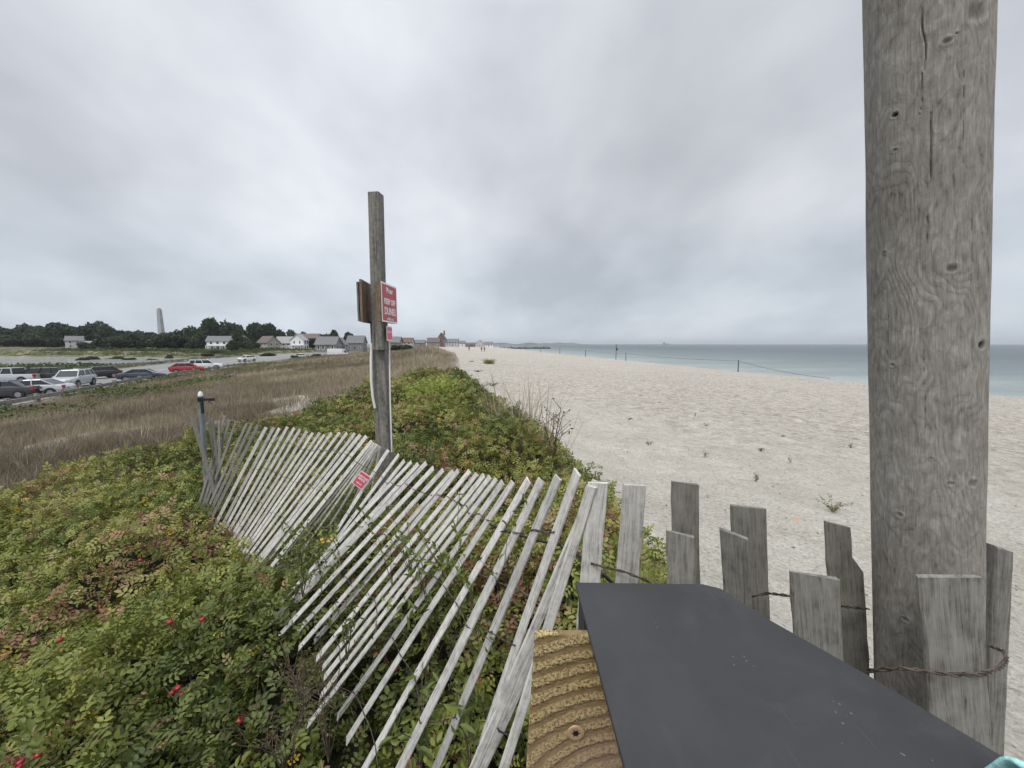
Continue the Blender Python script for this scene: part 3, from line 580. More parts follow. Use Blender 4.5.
# ------------------------------------------------------------------ houses
def wallm(n, c): return noisy(n, [(.3, tuple(q*.85 for q in c)), (.7, c)], 2, .8, .2, stretch=(1, 1, 6))
WM = {k: wallm('wall_'+k, c) for k, c in dict(white=(.72, .73, .74), grey=(.22, .215, .21), tan=(.40, .37, .33), pale=(.5, .5, .49), brick=(.17, .11, .09), brown=(.17, .13, .10)).items()}
RM = {k: wallm('roof_'+k, c) for k, c in dict(grey=(.17, .17, .175), light=(.32, .32, .32), brown=(.14, .115, .10), red=(.15, .10, .085)).items()}
glass = mat('window_glass', (.03, .035, .045), .15); doorm = mat('door_paint', (.12, .10, .09), .5)
def house(px, ybase, Y, wpx, hpx, label, wall='white', roof='grey', rot=0, depth=.7, roofh=.45, gable=False, chim=0, storeys=2, porch=False, name='house', zb=None, cat='house'):
    p = W(px, ybase, Y); wd = wpx/F*Y; H = hpx/F*Y; zb = T(p.x, Y)-.3 if zb is None else zb
    zb0 = p.z; d = wd*depth; wallh = H*(1-roofh); rh = H*roofh
    o = empty(name, (p.x, Y, zb0), R(rot)); tag(o, label, cat, 'houses along the far shore')
    m = MB(); base = min(zb-zb0, 0)-.5
    if gable: m.prism([(-wd/2, base), (wd/2, base), (wd/2, wallh), (0, wallh+rh), (-wd/2, wallh)], -d/2, d/2)
    else:
        m.add([(-wd/2, -d/2, base), (wd/2, -d/2, base), (wd/2, d/2, base), (-wd/2, d/2, base), (-wd/2, -d/2, wallh), (wd/2, -d/2, wallh), (wd/2, d/2, wallh), (-wd/2, d/2, wallh), (-wd/2, 0, wallh+rh), (wd/2, 0, wallh+rh)],
              [(0, 1, 5, 4), (1, 2, 6, 9, 5), (2, 3, 7, 6), (3, 0, 4, 8, 7), (3, 2, 1, 0)])
    m.build('wall', WM[wall], o)
    m = MB(); ov = wd*.05; t = .18
    if gable:
        for s in (-1, 1): a = (s*(wd/2+ov), wallh-rh*ov/(wd/2)); b = (0, wallh+rh+.02); m.prism([a, b, (b[0], b[1]+t), (a[0], a[1]+t)] if s < 0 else [b, a, (a[0], a[1]+t), (b[0], b[1]+t)], -d/2-ov, d/2+ov)
    else:
        for s in (-1, 1):
            vs = []
            for x in (-wd/2-ov, wd/2+ov):
                for (y, z) in ((s*(d/2+ov), wallh-rh*ov/(d/2)), (0, wallh+rh+.02)): vs += [(x, y, z), (x, y, z+t)]
            m.add(vs, [(0, 1, 3, 2), (4, 6, 7, 5), (0, 4, 5, 1), (2, 3, 7, 6), (1, 5, 7, 3), (0, 2, 6, 4)])
    rf = m.build('roof', RM[roof], o)
    for c in range(chim):
        m = MB(); m.box((wd*(.25-.45*c), .1, wallh+rh*1.0), (1.2, 1.0, rh*.5+.8)); m.build('chimney', WM['brick'], rf)
    rows = storeys; nwin = max(2, int(wd/2.6))
    for r_i in range(rows):
        for k in range(nwin):
            x = -wd/2+wd*(k+.7)/(nwin+.4); z = wallh*(r_i+.55)/rows; ww = min(1.0, wd*.1); wh = wallh/rows*.5
            if r_i == 0 and k == nwin//2:
                m = MB(); m.box((x, -d/2-.05, wallh/rows*.4), (ww*1.1, .12, wallh/rows*.8)); m.build('door', doorm, o); continue
            m = MB(); m.box((x, -d/2-.03, z), (ww*1.3, .1, wh*1.25)); f = m.build('window', M['frame_w'], o)
            m = MB(); m.box((x, -d/2-.09, z), (ww, .06, wh)); m.build('pane', glass, f)
        for sx_ in (-1, 1):
            for k in range(2):
                m = MB(); y = d*(-.22+.44*k); z = wallh*(r_i+.55)/rows; wh = wallh/rows*.5
                m.box((sx_*(wd/2+.03), y, z), (.1, 1.2, wh*1.25)); f = m.build('window', M['frame_w'], o); m = MB(); m.box((sx_*(wd/2+.09), y, z), (.06, .9, wh)); m.build('pane', glass, f)
    if porch:
        m = MB(); m.box((0, -d/2-1.4, wallh/rows*.95), (wd*.9, 2.6, .25)); m.box((0, -d/2-1.4, .15), (wd*.9, 2.6, .3))
        for k in range(5): m.box((-wd*.42+wd*.21*k, -d/2-2.5, wallh/rows*.5), (.25, .25, wallh/rows*.9))
        m.build('porch', M['frame_w'], o)
    return o
HS = [(76, 348, 190, 12, 11.5, 'grey roofed pale house half hidden among trees across the pond', dict(wall='pale', roof='grey', rot=35, roofh=.35)),
 (96, 347, 195, 17, 5.5, 'long low pale building among trees right of the grey roofed pond house', dict(wall='pale', roof='light', storeys=1, rot=5)),
 (221, 350, 195, 19, 13.5, 'white two storey house with grey roof in front of the tallest trees', dict(wall='white', roof='grey', rot=14, porch=True, roofh=.33, depth=.6)),
 (128, 340, 262, 8, 5, 'small pale roof poking out of the trees left of the grey tower', dict(wall='pale', roof='light', storeys=1)),
 (243, 346, 240, 9, 10, 'narrow pale house glimpsed between trees right of the white two storey house', dict(wall='tan', roof='grey', gable=True)),
 (269, 350, 205, 16, 13.5, 'tan gabled house with brown roof', dict(wall='tan', roof='brown', rot=-25, gable=False, roofh=.45, depth=.8)),
 (286, 350, 215, 14, 13, 'pale roofed wing left of the white porch house', dict(wall='pale', roof='light', rot=10)),
 (300, 350, 208, 13, 15, 'white gabled porch house with dark openings', dict(wall='white', roof='light', gable=True, porch=True, roofh=.35)),
 (309, 343, 260, 22, 9, 'brown roofed house rising behind the white porch house', dict(wall='tan', roof='brown')),
 (329, 351, 205, 20, 14, 'large grey shingled house with white doors left of the sign post', dict(wall='grey', roof='grey', roofh=.5, storeys=1)),
 (341, 351, 212, 12, 13, 'grey shingled gable joined to the right of the large shingled house', dict(wall='grey', roof='grey', gable=True, roofh=.5)),
 (357, 349, 225, 16, 13, 'grey long house immediately left of the sign post', dict(wall='grey', roof='grey', roofh=.5)),
 (392, 347, 240, 18, 10, 'grey house with brown red roof directly right of the sign post', dict(wall='grey', roof='grey', roofh=.5)),
 (406, 347, 260, 14, 9, 'brown roofed house second right of the sign post', dict(wall='pale', roof='red', roofh=.45, gable=False)),
 (420, 346, 300, 10, 6, 'small grey house third right of the sign post', dict(wall='grey', roof='grey')),
 (434, 346, 330, 12, 8, 'grey house beside the brick gabled building', dict(wall='grey', roof='brown', roofh=.5)),
 (442, 346, 340, 10, 13, 'tall dark gabled brick building above the end of the dune', dict(wall='brick', roof='grey', gable=True, roofh=.55, chim=1)),
 (452, 346, 340, 12, 7, 'low pale house right of the tall brick building', dict(wall='pale', roof='grey')),
 (461, 346, 360, 8, 5, 'tiny white house with grey roof further right of the brick building', dict(wall='white', roof='grey')),
 (480, 346.5, 400, 8, 6, 'small pale gabled beach house at the far end of the sand', dict(wall='pale', roof='brown', gable=True)),
 (489, 346.5, 400, 8, 4.5, 'low white beach building, furthest right of all the houses', dict(wall='white', roof='grey', storeys=1)),
 (470, 346.5, 420, 10, 3.6, 'low dark beach building between the white house and the small pale gable', dict(wall='brown', roof='brown', storeys=1))]
for h in HS: house(*h[:5], h[5], **h[6])
# tower
conc = noisy('tower_concrete', [(.35, (.26, .27, .285)), (.65, (.36, .365, .38))], .2, .9, .1)
p = W(162, 340, 620); top = W(157.5, 308, 620).z
m = MB(); zb = T(p.x, 620)-1; hh = top-zb; s = 3.4
m.box((0, 0, hh*.48), (s*2, s*2, hh*.96), taper=.66); m.box((0, 0, hh*.975), (s*1.32, s*1.32, hh*.05), taper=.55)
tag(m.build('tower', conc, loc=(p.x, 620, zb)), 'tall slender grey tapering tower rising above the far tree line', 'tower')
# ------------------------------------------------------------------ vehicles
tyre = mat('tyre_rubber', (.015, .015, .015), .8); rim = mat('wheel_rim', (.35, .35, .36), .35, .8); cglass = mat('car_glass', (.02, .024, .03), .08)
headm = mat('headlight_lens', (.55, .57, .6), .15); tailm = mat('taillight_lens', (.35, .02, .02), .25); trimm = mat('black_trim', (.02, .02, .02), .6); platem = mat('number_plate', (.6, .6, .58), .5)
def paint(n, c): m = mat(n, c, .3, .1); m.node_tree.nodes['Principled BSDF'].inputs['Coat Weight'].default_value = .5; return m
PT = {k: paint('paint_'+k, c) for k, c in dict(silver=(.42, .44, .46), white=(.68, .69, .70), red=(.34, .02, .03), navy=(.035, .05, .075), dark=(.03, .032, .04), black=(.015, .015, .018), palegrey=(.5, .5, .49)).items()}
KIND = {   # (x, zlow, ztop, halfwidth) stations; greenhouse polygon
 'sedan': dict(L=4.6, st=[(-2.3, .42, .62, .62), (-2.2, .3, .80, .80), (-1.6, .24, .93, .88), (-.9, .22, .98, .9), (.6, .22, 1.0, .9), (1.5, .24, .98, .88), (2.1, .3, .95, .82), (2.28, .42, .78, .70)], gh=[(-1.15, .96), (-.35, 1.40), (.75, 1.42), (1.65, .98)], wh=.33, wx=1.38),
 'suv': dict(L=4.8, st=[(-2.4, .5, .78, .70), (-2.3, .36, .98, .86), (-1.6, .32, 1.1, .93), (-.9, .3, 1.14, .94), (1., .3, 1.16, .94), (1.9, .32, 1.16, .93), (2.3, .38, 1.12, .9), (2.38, .5, .98, .82)], gh=[(-1.2, 1.1), (-.45, 1.74), (1.85, 1.76), (2.2, 1.14)], wh=.38, wx=1.45),
 'pickup': dict(L=5.5, st=[(-2.75, .5, .82, .74), (-2.65, .4, 1.02, .9), (-1.8, .38, 1.12, .97), (-1.1, .36, 1.16, .98), (.8, .36, 1.16, .98), (.86, .36, 1.12, .98), (2.7, .4, 1.12, .98), (2.75, .5, 1.1, .95)], gh=[(-1.35, 1.12), (-.7, 1.78), (.65, 1.8), (.85, 1.14)], wh=.4, wx=1.7),
 'hatch': dict(L=4.2, st=[(-2.1, .42, .66, .62), (-2.0, .3, .86, .8), (-1.5, .26, .98, .87), (-.9, .24, 1.02, .88), (.9, .24, 1.05, .88), (1.7, .26, 1.05, .86), (2.0, .32, 1.0, .82), (2.08, .44, .85, .74)], gh=[(-1.15, 1.0), (-.4, 1.5), (1.2, 1.52), (1.9, 1.04)], wh=.33, wx=1.27),
 'van': dict(L=6.6, st=[(-3.3, .5, .9, .9), (-3.2, .4, 1.15, 1.0), (-2.6, .38, 1.4, 1.05), (-2.2, .38, 1.5, 1.06), (-2.15, .38, 2.7, 1.12), (3.25, .38, 2.7, 1.12), (3.3, .5, 2.6, 1.1)], gh=[(-2.9, 1.35), (-2.45, 2.2), (-2.18, 2.25), (-2.16, 1.45)], wh=.4, wx=2.1)}
def vehicle(kind, col, X, Y, heading, label, group='cars on the parking strip', name=None, z=None):
    K = KIND[kind]; z = 1.135 if z is None else z
    o = empty(name or 'parked_car', (X, Y, z), heading); tag(o, label, 'car' if kind not in ('pickup', 'van') else ('truck'), group)
    m = MB(); vs = []; n = 0; st = K['st']
    for (x, zl, zt, hw) in st:      # ring: 10 points
        zm = zl+(zt-zl)*.55
        for (yy, zz) in ((-hw*.9, zl), (-hw, zl+.12), (-hw*1.02, zm), (-hw*.97, zt-.07), (-hw*.86, zt), (hw*.86, zt), (hw*.97, zt-.07), (hw*1.02, zm), (hw, zl+.12), (hw*.9, zl)): vs.append((x, yy, zz))
    fs = []
    for i in range(len(st)-1):
        for k in range(10): a = i*10+k; b = i*10+(k+1) % 10; fs.append((a, a+10, b+10, b))
    fs += [tuple(range(10)), tuple(range(len(vs)-1, len(vs)-11, -1))]; m.add(vs, fs, smooth=False)
    # greenhouse pillars and roof in body colour
    g = K['gh']; hb = st[3][3]*.86; ht = hb*.82; vs = []
    (x0, z0), (x1, z1), (x2, z2), (x3, z3) = g
    m.add([(x1, -ht, z1-.05), (x2, -ht, z2-.05), (x2, ht, z2-.05), (x1, ht, z1-.05), (x1+.05, -ht*.92, z1+.02), (x2-.05, -ht*.92, z2+.02), (x2-.05, ht*.92, z2+.02), (x1+.05, ht*.92, z1+.02)], [(0, 1, 5, 4), (1, 2, 6, 5), (2, 3, 7, 6), (3, 0, 4, 7), (4, 5, 6, 7), (3, 2, 1, 0)])
    for s in (-1, 1):
        xs = [(x0, x1), (x3, x2)]+[(x0+(x3-x0)*f, x1+(x2-x1)*f) for f in ((.5,) if kind in ('sedan', 'pickup') else (.42, .74))]
        for j, (xa, xb) in enumerate(xs):
            za, zb_ = (z0 if xa == x0 else z3), (z1 if xb == x1 else z2); m.tube([(xa, s*(hb+.012), za-.06), (xb, s*(ht+.012), zb_-.02)], .05, 4, smooth=False)
    m.build('body', PT[col], o)
    m = MB(); m.add([(x0, -hb, z0-.04), (x3, -hb, z3-.04), (x3, hb, z3-.04), (x0, hb, z0-.04), (x1, -ht, z1-.04), (x2, -ht, z2-.04), (x2, ht, z2-.04), (x1, ht, z1-.04)], [(0, 1, 5, 4), (1, 2, 6, 5), (2, 3, 7, 6), (3, 0, 4, 7), (4, 5, 6, 7)]); m.build('windows', cglass, o)
    f0, r0 = st[0], st[-1]
    for s in (-1, 1):
        m = MB(); m.box((st[1][0]-.03, s*(st[1][3]-.2), st[1][2]-.12), (.16, .34, .15)); m.build('headlight', headm, o)
        m = MB(); m.box((st[-2][0]+.06, s*(st[-2][3]-.1), st[-2][2]-.16), (.16, .2, .28)); m.build('taillight', tailm, o)
        m = MB(); m.box((x0+.35, s*(hb+.16), z0+.05), (.12, .2, .13)); m.build('mirror', PT[col], o)
        for xx in (-K['wx'], K['wx']):
            hw = st[3][3]; m = MB(); m.tube([(xx, s*(hw-.2), K['wh']), (xx, s*(hw+.035), K['wh'])], K['wh'], 18); wl = m.build('wheel', tyre, o)
            m = MB(); m.tube([(xx, s*(hw-.1), K['wh']), (xx, s*(hw+.045), K['wh'])], K['wh']*.62, 14); m.build('rim', rim, wl)
            m = MB(); m.tube([(xx, s*(hw-.15), K['wh']+.03), (xx, s*(hw+.022), K['wh']+.03)], K['wh']*1.16, 18); m.build('wheel_arch', trimm, o)
    m = MB(); m.box((st[0][0]-.01, 0, f0[1]+.13), (.1, f0[3]*1.5, .16)); m.build('grille', trimm, o)
    m = MB(); m.box((st[-1][0]+.03, 0, r0[1]+.2), (.04, .5, .14)); m.build('number_plate', platem, o)
    if kind == 'suv':
        m = MB()
        for s in (-1, 1): m.tube([(-.2, s*ht*.85, z2+.05), (1.6, s*ht*.85, z2+.06)], .025, 6)
        m.build('roof_rack', trimm, o)
    if kind == 'pickup':
        m = MB(); m.box((1.8, 0, 1.125), (1.75, 1.7, .03)); m.build('bed', trimm, o)
    return o
def road_dir(px): return 0
def vat(kind, col, px, pyb, ang, label, **k):
    p = Wz(px, pyb, 1.135); return vehicle(kind, col, p.x, p.y, R(ang), label, **k)
# heading: local -X is the front
vat('suv', 'silver', 74, 387, 116, 'silver four wheel drive facing the camera side, in the open lane of the parking strip', name='parked_car')
vat('suv', 'black', 42, 383, 18, 'black four wheel drive parked behind the silver pickup')
vat('pickup', 'silver', 12, 384, 12, 'silver pickup truck at the left edge of the picture', name='pickup_truck')
vat('sedan', 'silver', 36, 396, 22, 'silver sedan nearest to the wooden guardrail')
vat('sedan', 'dark', 6, 398, 18, 'dark sedan with red tail lights nearest the camera at the left edge')
vat('hatch', 'black', 98, 378.5, 60, 'black car parked behind the rear of the silver four wheel drive')
vat('sedan', 'navy', 144, 380.5, 212, 'blue grey sedan alone in the lane behind the guardrail')
vat('hatch', 'red', 188, 373, 215, 'red car at the end of the guardrail')
vat('suv', 'white', 206, 370, 215, 'white estate car just beyond the red car')
vat('hatch', 'white', 247, 361.5, 75, 'small white car alone on the road bend')
vat('van', 'white', 338, 356.5, 175, 'long white box truck parked before the grey shingled house', name='box_truck')
vat('hatch', 'palegrey', 316, 358, 10, 'pale grey car parked left of the white box truck')
vat('hatch', 'silver', 300, 358.6, 10, 'silver car in the field below the white porch house')
# guardrails
railm = wood('guardrail_timber', (.12, .115, .10), (.30, .285, .26), 8, .6, .3, .1)
def guardrail(A, off, y0, y1, step, label):
    ys = np.arange(y0, y1, step); xs = np.interp(ys, RY, A)+off; o = empty('guardrail', (xs[0], ys[0], 1.1)); tag(o, label, 'guardrail')
    P0 = Vector((xs[0], ys[0], 1.1)); pr = None
    for x, y in list(zip(xs, ys))[:95]:
        m = MB(); m.box((0, 0, .3), (.24, .24, .95)); m.build('post', railm, o, loc=Vector((x, y, 1.1))-P0)
        if pr is not None:
            a = Vector((pr[0], pr[1], 0)); b = Vector((x, y, 0)); d = b-a; m = MB(); rot = Matrix.Rotation(math.atan2(d.y, d.x), 3, 'Z')
            m.box((0, 0, 0), (d.length, .12, .28), rot); m.build('rail', railm, o, loc=(a+b)/2+Vector((.17, 0, 1.62))-P0)
        pr = (x, y)
guardrail(RX, -.6, 10, 78, 2.6, 'grey timber guardrail along the near side of the parking strip')
guardrail(R2X, .6, 40, 130, 3.2, 'low timber guardrail along the far pond side of the parking strip')
# ------------------------------------------------------------------ rope fence on the beach
polem = noisy('pole_dark', [(.4, (.03, .04, .04)), (.6, (.08, .09, .09))], 9, .8, .1)
RP = [(500, 349.0, 4), (527, 353.2, 6.5), (541, 354.5, 5), (560, 356.5, 5.5), (586, 359, 6.5), (627, 362.5, 8), (742, 372.5, 12), (835, 382.5, 0.5)]
ro = empty('rope_fence', (31, 52, 1.8)); tag(ro, 'thin stakes with sagging rope along the top of the beach before the sea', 'rope fence'); O0 = Vector((31, 52, 1.8)); prev = None
def berm(px, off=-1.2):
    y = 20.
    while y < 600:
        x = np.interp(y, BY, BX)+off
        p = W(px, 344, y)
        if p.x > x: return Vector((float(x), y, T(float(x), y)))
        y += .5
for i, (px, pyb, hp) in enumerate(RP):
    b = berm(px); y = b.y; h = hp/F*y; top = b+Vector((0, 0, h))
    if hp > 1:
        m = MB(); m.tube([b-Vector((0, 0, .3)), top], .06 if y < 100 else .08, 6); m.build('stake', polem, ro, loc=-O0)
        tp = b+Vector((0, 0, h*.93))
    else: tp = b+Vector((0, 0, .25))
    if prev is not None:
        pts = [prev.lerp(tp, t/10)-Vector((0, 0, 1))*.25*4*(t/10)*(1-t/10) for t in range(11)]; m = MB(); m.tube(pts, .018 if y < 120 else .03, 5); m.build('rope', M['cable'], ro, loc=-O0)
    prev = tp
b = berm(617, -2); h = 15.5/F*b.y; o = empty('marker_pole', b); tag(o, 'tall dark pole with a small board, on the beach crest before the sea', 'pole')
m = MB(); m.tube([(0, 0, -.3), (0, 0, h)], .07, 8); m.build('pole', polem, o); m = MB(); m.box((.12, -.1, h*.68), (.45, .05, h*.16)); m.build('board', polem, o)
# ship on the horizon
shipm = mat('ship_grey', (.22, .23, .25), .6); p = W(666, 344, 3800); o = empty('ship', (p.x, 3800, 0)); tag(o, 'small grey ship on the sea horizon', 'ship')
m = MB(); m.prism([(-38, 7), (-34, 0), (34, 0), (42, 9)], -6, 6); m.build('hull', shipm, o)
m = MB(); m.box((-18, 0, 13), (18, 10, 12)); m.box((-18, 0, 21), (10, 8, 5)); m.build('superstructure', shipm, o); m = MB(); m.tube([(10, 0, 7), (10, 0, 24)], .8, 6); m.build('mast', shipm, o)
# ------------------------------------------------------------------ people far down the beach
def personmat(n, top, leg):
    m = mat(n, top, .9); t = m.node_tree; N = t.nodes; L = t.links; tc = N.new('ShaderNodeTexCoord'); s = N.new('ShaderNodeSeparateXYZ'); L.new(tc.outputs['Object'], s.inputs[0])
    r = N.new('ShaderNodeValToRGB'); r.color_ramp.interpolation = 'CONSTANT'; q = math_n(N, L, 'DIVIDE', s.outputs['Z'], 2); L.new(q, r.inputs[0]); setramp(r, [(0, (.03, .03, .03)), (.05, leg), (.46, top), (.735, (.42, .27, .2)), (.85, (.05, .035, .025))]); L.new(r.outputs[0], N['Principled BSDF'].inputs['Base Color']); return m
def person(px, Y, label, top, leg, step=.15, rz=0):
    x = W(px, 346, Y).x; z = T(x, Y)
    J = [(0, 0, .95, .13), (0, 0, 1.2, .14), (0, 0, 1.42, .15), (0, 0, 1.52, .06), (0, 0, 1.62, .095), (0, 0, 1.74, .08)]
    E = [(0, 1), (1, 2), (2, 3), (3, 4), (4, 5)]
    for s in (-1, 1):
        n = len(J); J += [(s*.1, 0, .9, .095), (s*.11, s*step*.5-.02, .5, .065), (s*.11, s*step, .09, .045), (s*.11, s*step-.16, .04, .035), (s*.19, 0, 1.42, .065), (s*.25, -s*step*.5, 1.14, .045), (s*.26, -s*step-.06, .9, .035), (s*.26, -s*step-.1, .8, .03)]
        E += [(0, n), (n, n+1), (n+1, n+2), (n+2, n+3), (2, n+4), (n+4, n+5), (n+5, n+6), (n+6, n+7)]
    me = bpy.data.meshes.new('person'); me.from_pydata([j[:3] for j in J], E, []); o = bpy.data.objects.new('person', me); C.objects.link(o); o.location = (x, Y, z); o.rotation_euler = (0, 0, rz)
    md = o.modifiers.new('skin', 'SKIN')
    for i, v in enumerate(me.skin_vertices[0].data): v.radius = (J[i][3], J[i][3]*.8); v.use_root = (i == 0)
    o.modifiers.new('sub', 'SUBSURF').levels = 1; o.modifiers['sub'].render_levels = 2
    me.materials.append(personmat('clothes', top, leg)); tag(o, label, 'person', 'people walking far down the beach')
person(469, 135, 'person in dark clothes walking alone, left of the pair far down the beach', (.02, .02, .025), (.02, .02, .03), rz=.4)
person(481.5, 125, 'person in a dark jacket, left one of the pair far down the beach', (.025, .025, .03), (.03, .03, .05), rz=.2)
person(484.5, 127, 'person in dark top, right one of the pair far down the beach', (.05, .03, .03), (.02, .02, .02), .05, rz=-.3)
# ------------------------------------------------------------------ slat fence
def slat_mesh(length, wd, th, m, bend=0, twist=0, notch=False, seed=0, nseg=14, parent=None, mat4=None, name='slat', cut=0):
    """lath, local Z up from 0 (top) down to -length; X is width"""
    rr = random.Random(seed); rings = []; c = min(.0025, th*.3)
    for i in range(nseg+1):
        t = i/nseg; z = -length*t; cx = bend*math.sin(math.pi*t)+rr.uniform(-.0007, .0007); wv = wd*(1+rr.uniform(-.03, .03)); a = twist*t
        if notch and t < .06: wv *= .72; cx -= wd*.14
        prof = [(-wv/2+c, -th/2), (wv/2-c, -th/2), (wv/2, -th/2+c), (wv/2, th/2-c), (wv/2-c, th/2), (-wv/2+c, th/2), (-wv/2, th/2-c), (-wv/2, -th/2+c)]
        rings.append([(cx+x*math.cos(a)-y*math.sin(a), x*math.sin(a)+y*math.cos(a)+bend*.4*math.sin(math.pi*t), z+(cut*x/wd if i == 0 else 0)+(rr.uniform(-.0015, .0015) if i == 0 else 0)) for x, y in prof])
    mb = MB(); vs = [v for r_ in rings for v in r_]; fs = [(i*8+k, i*8+8+k, i*8+8+(k+1) % 8, i*8+(k+1) % 8) for i in range(nseg) for k in range(8)]
    mb.add(vs, fs); mb.add(rings[0], [tuple(range(8))]); mb.add(rings[-1], [tuple(range(8))[::-1]])
    o = mb.build(name, m, parent); 
    if mat4 is not None: o.matrix_local = mat4
    return o
def slat_at(top, bot, length, wd, th, m, root, O0, facing=None, **k):
    zax = (top-bot).normalized(); f = facing or Vector((0, -1, 0)); yax = (-f+zax*f.dot(zax)).normalized(); xax = yax.cross(zax)
    M3 = Matrix((xax, yax, zax)).transposed().to_4x4(); M3.translation = top-O0
    return slat_mesh(length, wd, th, m, mat4=M3, parent=root, **k), xax, yax, zax
cx_ = [228, 245, 300, 340, 376, 411, 433, 458, 477, 502, 528, 558, 577, 606, 632]
cy_ = [4.15, 3.95, 3.4, 3.0, 2.7, 2.25, 2.0, 1.8, 1.6, 1.35, 1.13, .9, .8, .72, .66]
Ytop = lambda x: float(np.interp(x, cx_, cy_))
sl_x = [228, 245, 262, 300, 335, 352, 366, 376, 388, 399, 411, 433, 453, 470, 496, 502, 513, 528, 541, 558, 577, 596, 606]
sl_s = [.30, .45, .5, .60, .72, .77, .80, .82, .64, .74, .93, .92, .88, .80, .765, .70, .636, .576, .5, .427, .36, .25, .12]
tops = [(225, 416), (230, 420), (235, 424), (246.5, 423.5), (252, 424), (258, 425), (266, 427.5), (273.5, 427.8), (279.5, 428.5), (287.5, 427), (294.5, 428), (300.5, 429.5), (306.5, 431.5), (312.5, 433), (320, 433), (324, 435), (332, 433), (340, 432.5), (347, 433), (354.5, 433.5), (360, 435), (366, 436.5), (372, 441),
        (388, 450), (399, 455), (404, 461), (411, 462), (418, 464), (426, 463), (433.5, 468), (443, 470), (453, 471), (458, 471), (469.5, 471), (477, 474), (484, 475.5), (490, 477), (496, 479), (502.5, 482), (513, 482), (528.5, 480), (541, 480), (558.5, 477), (577.5, 472)]
fr = empty('slat_fence', W(376, 500, 2.7)); FO = fr.location.copy(); tag(fr, 'long leaning run of pale weathered slats wired together, sagging across the rose thicket', 'fence')
wires = [[], [], [], []]; rr = random.Random(4)
for i, (tx, ty) in enumerate(tops):
    Y = Ytop(tx); s = float(np.interp(tx, sl_x, sl_s)); tx += rr.uniform(-.4, .4); s += rr.uniform(-.012, .012)
    Tp = W(tx, ty, Y); Bp = W(tx-s*100, ty+100, Y+rr.uniform(-.02, .04)); far = tx < 240
    if i in (15, 25): s += .05
    th = .006; ln = (1.22+.26*max(0, 1-abs(tx-375)/80)) if tx > 240 else rr.uniform(1.05, 1.2)
    cam_dir = Vector((Tp.x*.6, -1-Y*.12, .25)).normalized()
    # how far the lath is turned away from the viewer follows from how tightly the row is bunched there
    def gap(j):
        sa, sb = (float(np.interp(tops[q][0], sl_x, sl_s)) for q in (j, j+1)); dx = tops[j+1][0]-tops[j][0]+s*(tops[j+1][1]-tops[j][1])
        return max(1.5, min(abs(dx), abs(dx-(sb-sa)*60), 9 if tops[j][0] < 505 else 40))/math.sqrt(1+s*s)
    gaps = [gap(j) for j in range(max(0, i-2), min(len(tops)-1, i+2)) if not (tops[j][0] < 380 < tops[j+1][0])]
    want = .56*(sum(gaps)/len(gaps))*Y/F; want = min(max(want, .0085), .034); phi = 0.
    while phi < 1.5 and .034*math.cos(phi)+.006*math.sin(phi) > want: phi += .02
    phi += rr.uniform(-.06, .03); base_a = math.atan2(-Tp.y, -Tp.x)-phi; fc = Vector((math.cos(base_a), math.sin(base_a), .12)).normalized()
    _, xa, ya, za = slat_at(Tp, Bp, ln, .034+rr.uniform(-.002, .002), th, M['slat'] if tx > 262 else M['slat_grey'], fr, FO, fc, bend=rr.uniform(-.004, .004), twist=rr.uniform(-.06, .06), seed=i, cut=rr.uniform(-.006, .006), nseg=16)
    for k, f in enumerate((.13, .38, .64, .88)):
        c = Tp-za*ln*f+za*rr.uniform(-.01, .01); wires[k].append((c, xa, ya))
# the bundled slats that meet beside the sign post
for k, (s, bx) in enumerate([(.80, -1.5), (.76, .2), (.70, 1.6), (.60, 2.8), (.46, 3.8), (.20, 4.8)]):
    Tp = W(375.5+bx, 443+k*.8, 2.72-.012*k); Bp = W(375.5+bx-s*60, 503, 2.74)
    slat_at(Tp, Bp, 1.42, .015, .006, M['slat'], fr, FO, Vector((-.6+.25*k, -1, .1)).normalized(), seed=90+k, bend=.008)
# stray laths: leaning at left end post, crossing pair by the rail
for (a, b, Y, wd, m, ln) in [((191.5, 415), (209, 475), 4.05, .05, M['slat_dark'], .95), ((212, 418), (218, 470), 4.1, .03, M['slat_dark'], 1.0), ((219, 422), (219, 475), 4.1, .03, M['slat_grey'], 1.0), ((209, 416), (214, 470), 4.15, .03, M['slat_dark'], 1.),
                             ((597, 481), (541, 610), .74, .020, M['slat'], 1.2), ((592, 486), (562, 580), .715, .020, M['slat'], 1.2), ((540, 640), (480, 768), .82, .026, M['slat'], .8)]:
    slat_at(W(*a, Y), W(*b, Y), ln, wd, .008, m, fr, FO, seed=int(a[0]), bend=.004)
def twisted(pts, r, mat_, root, O0, name='wire', turns=90, amp=None):
    """two strands twisted together along a polyline"""
    P_ = [Vector(p) for p in pts]; S = []
    for i in range(len(P_)-1):
        n = max(3, int((P_[i+1]-P_[i]).length/.006)); 
        n = min(n, 30)
        for k in range(n): S.append(P_[i].lerp(P_[i+1], k/n))
    S.append(P_[-1]); amp = amp or r*1.1; mb = MB()
    for ph in (0, math.pi):
        q = []; L_ = 0
        for i, p in enumerate(S):
            d = (S[min(i+1, len(S)-1)]-S[max(i-1, 0)]).normalized(); u = d.orthogonal().normalized(); v = d.cross(u)
            if i: L_ += (p-S[i-1]).length
            a = ph+L_*turns; q.append(p+(u*math.cos(a)+v*math.sin(a))*amp-O0)
        mb.tube(q, r, 5, cap=False)
    return mb.build(name, mat_, root)
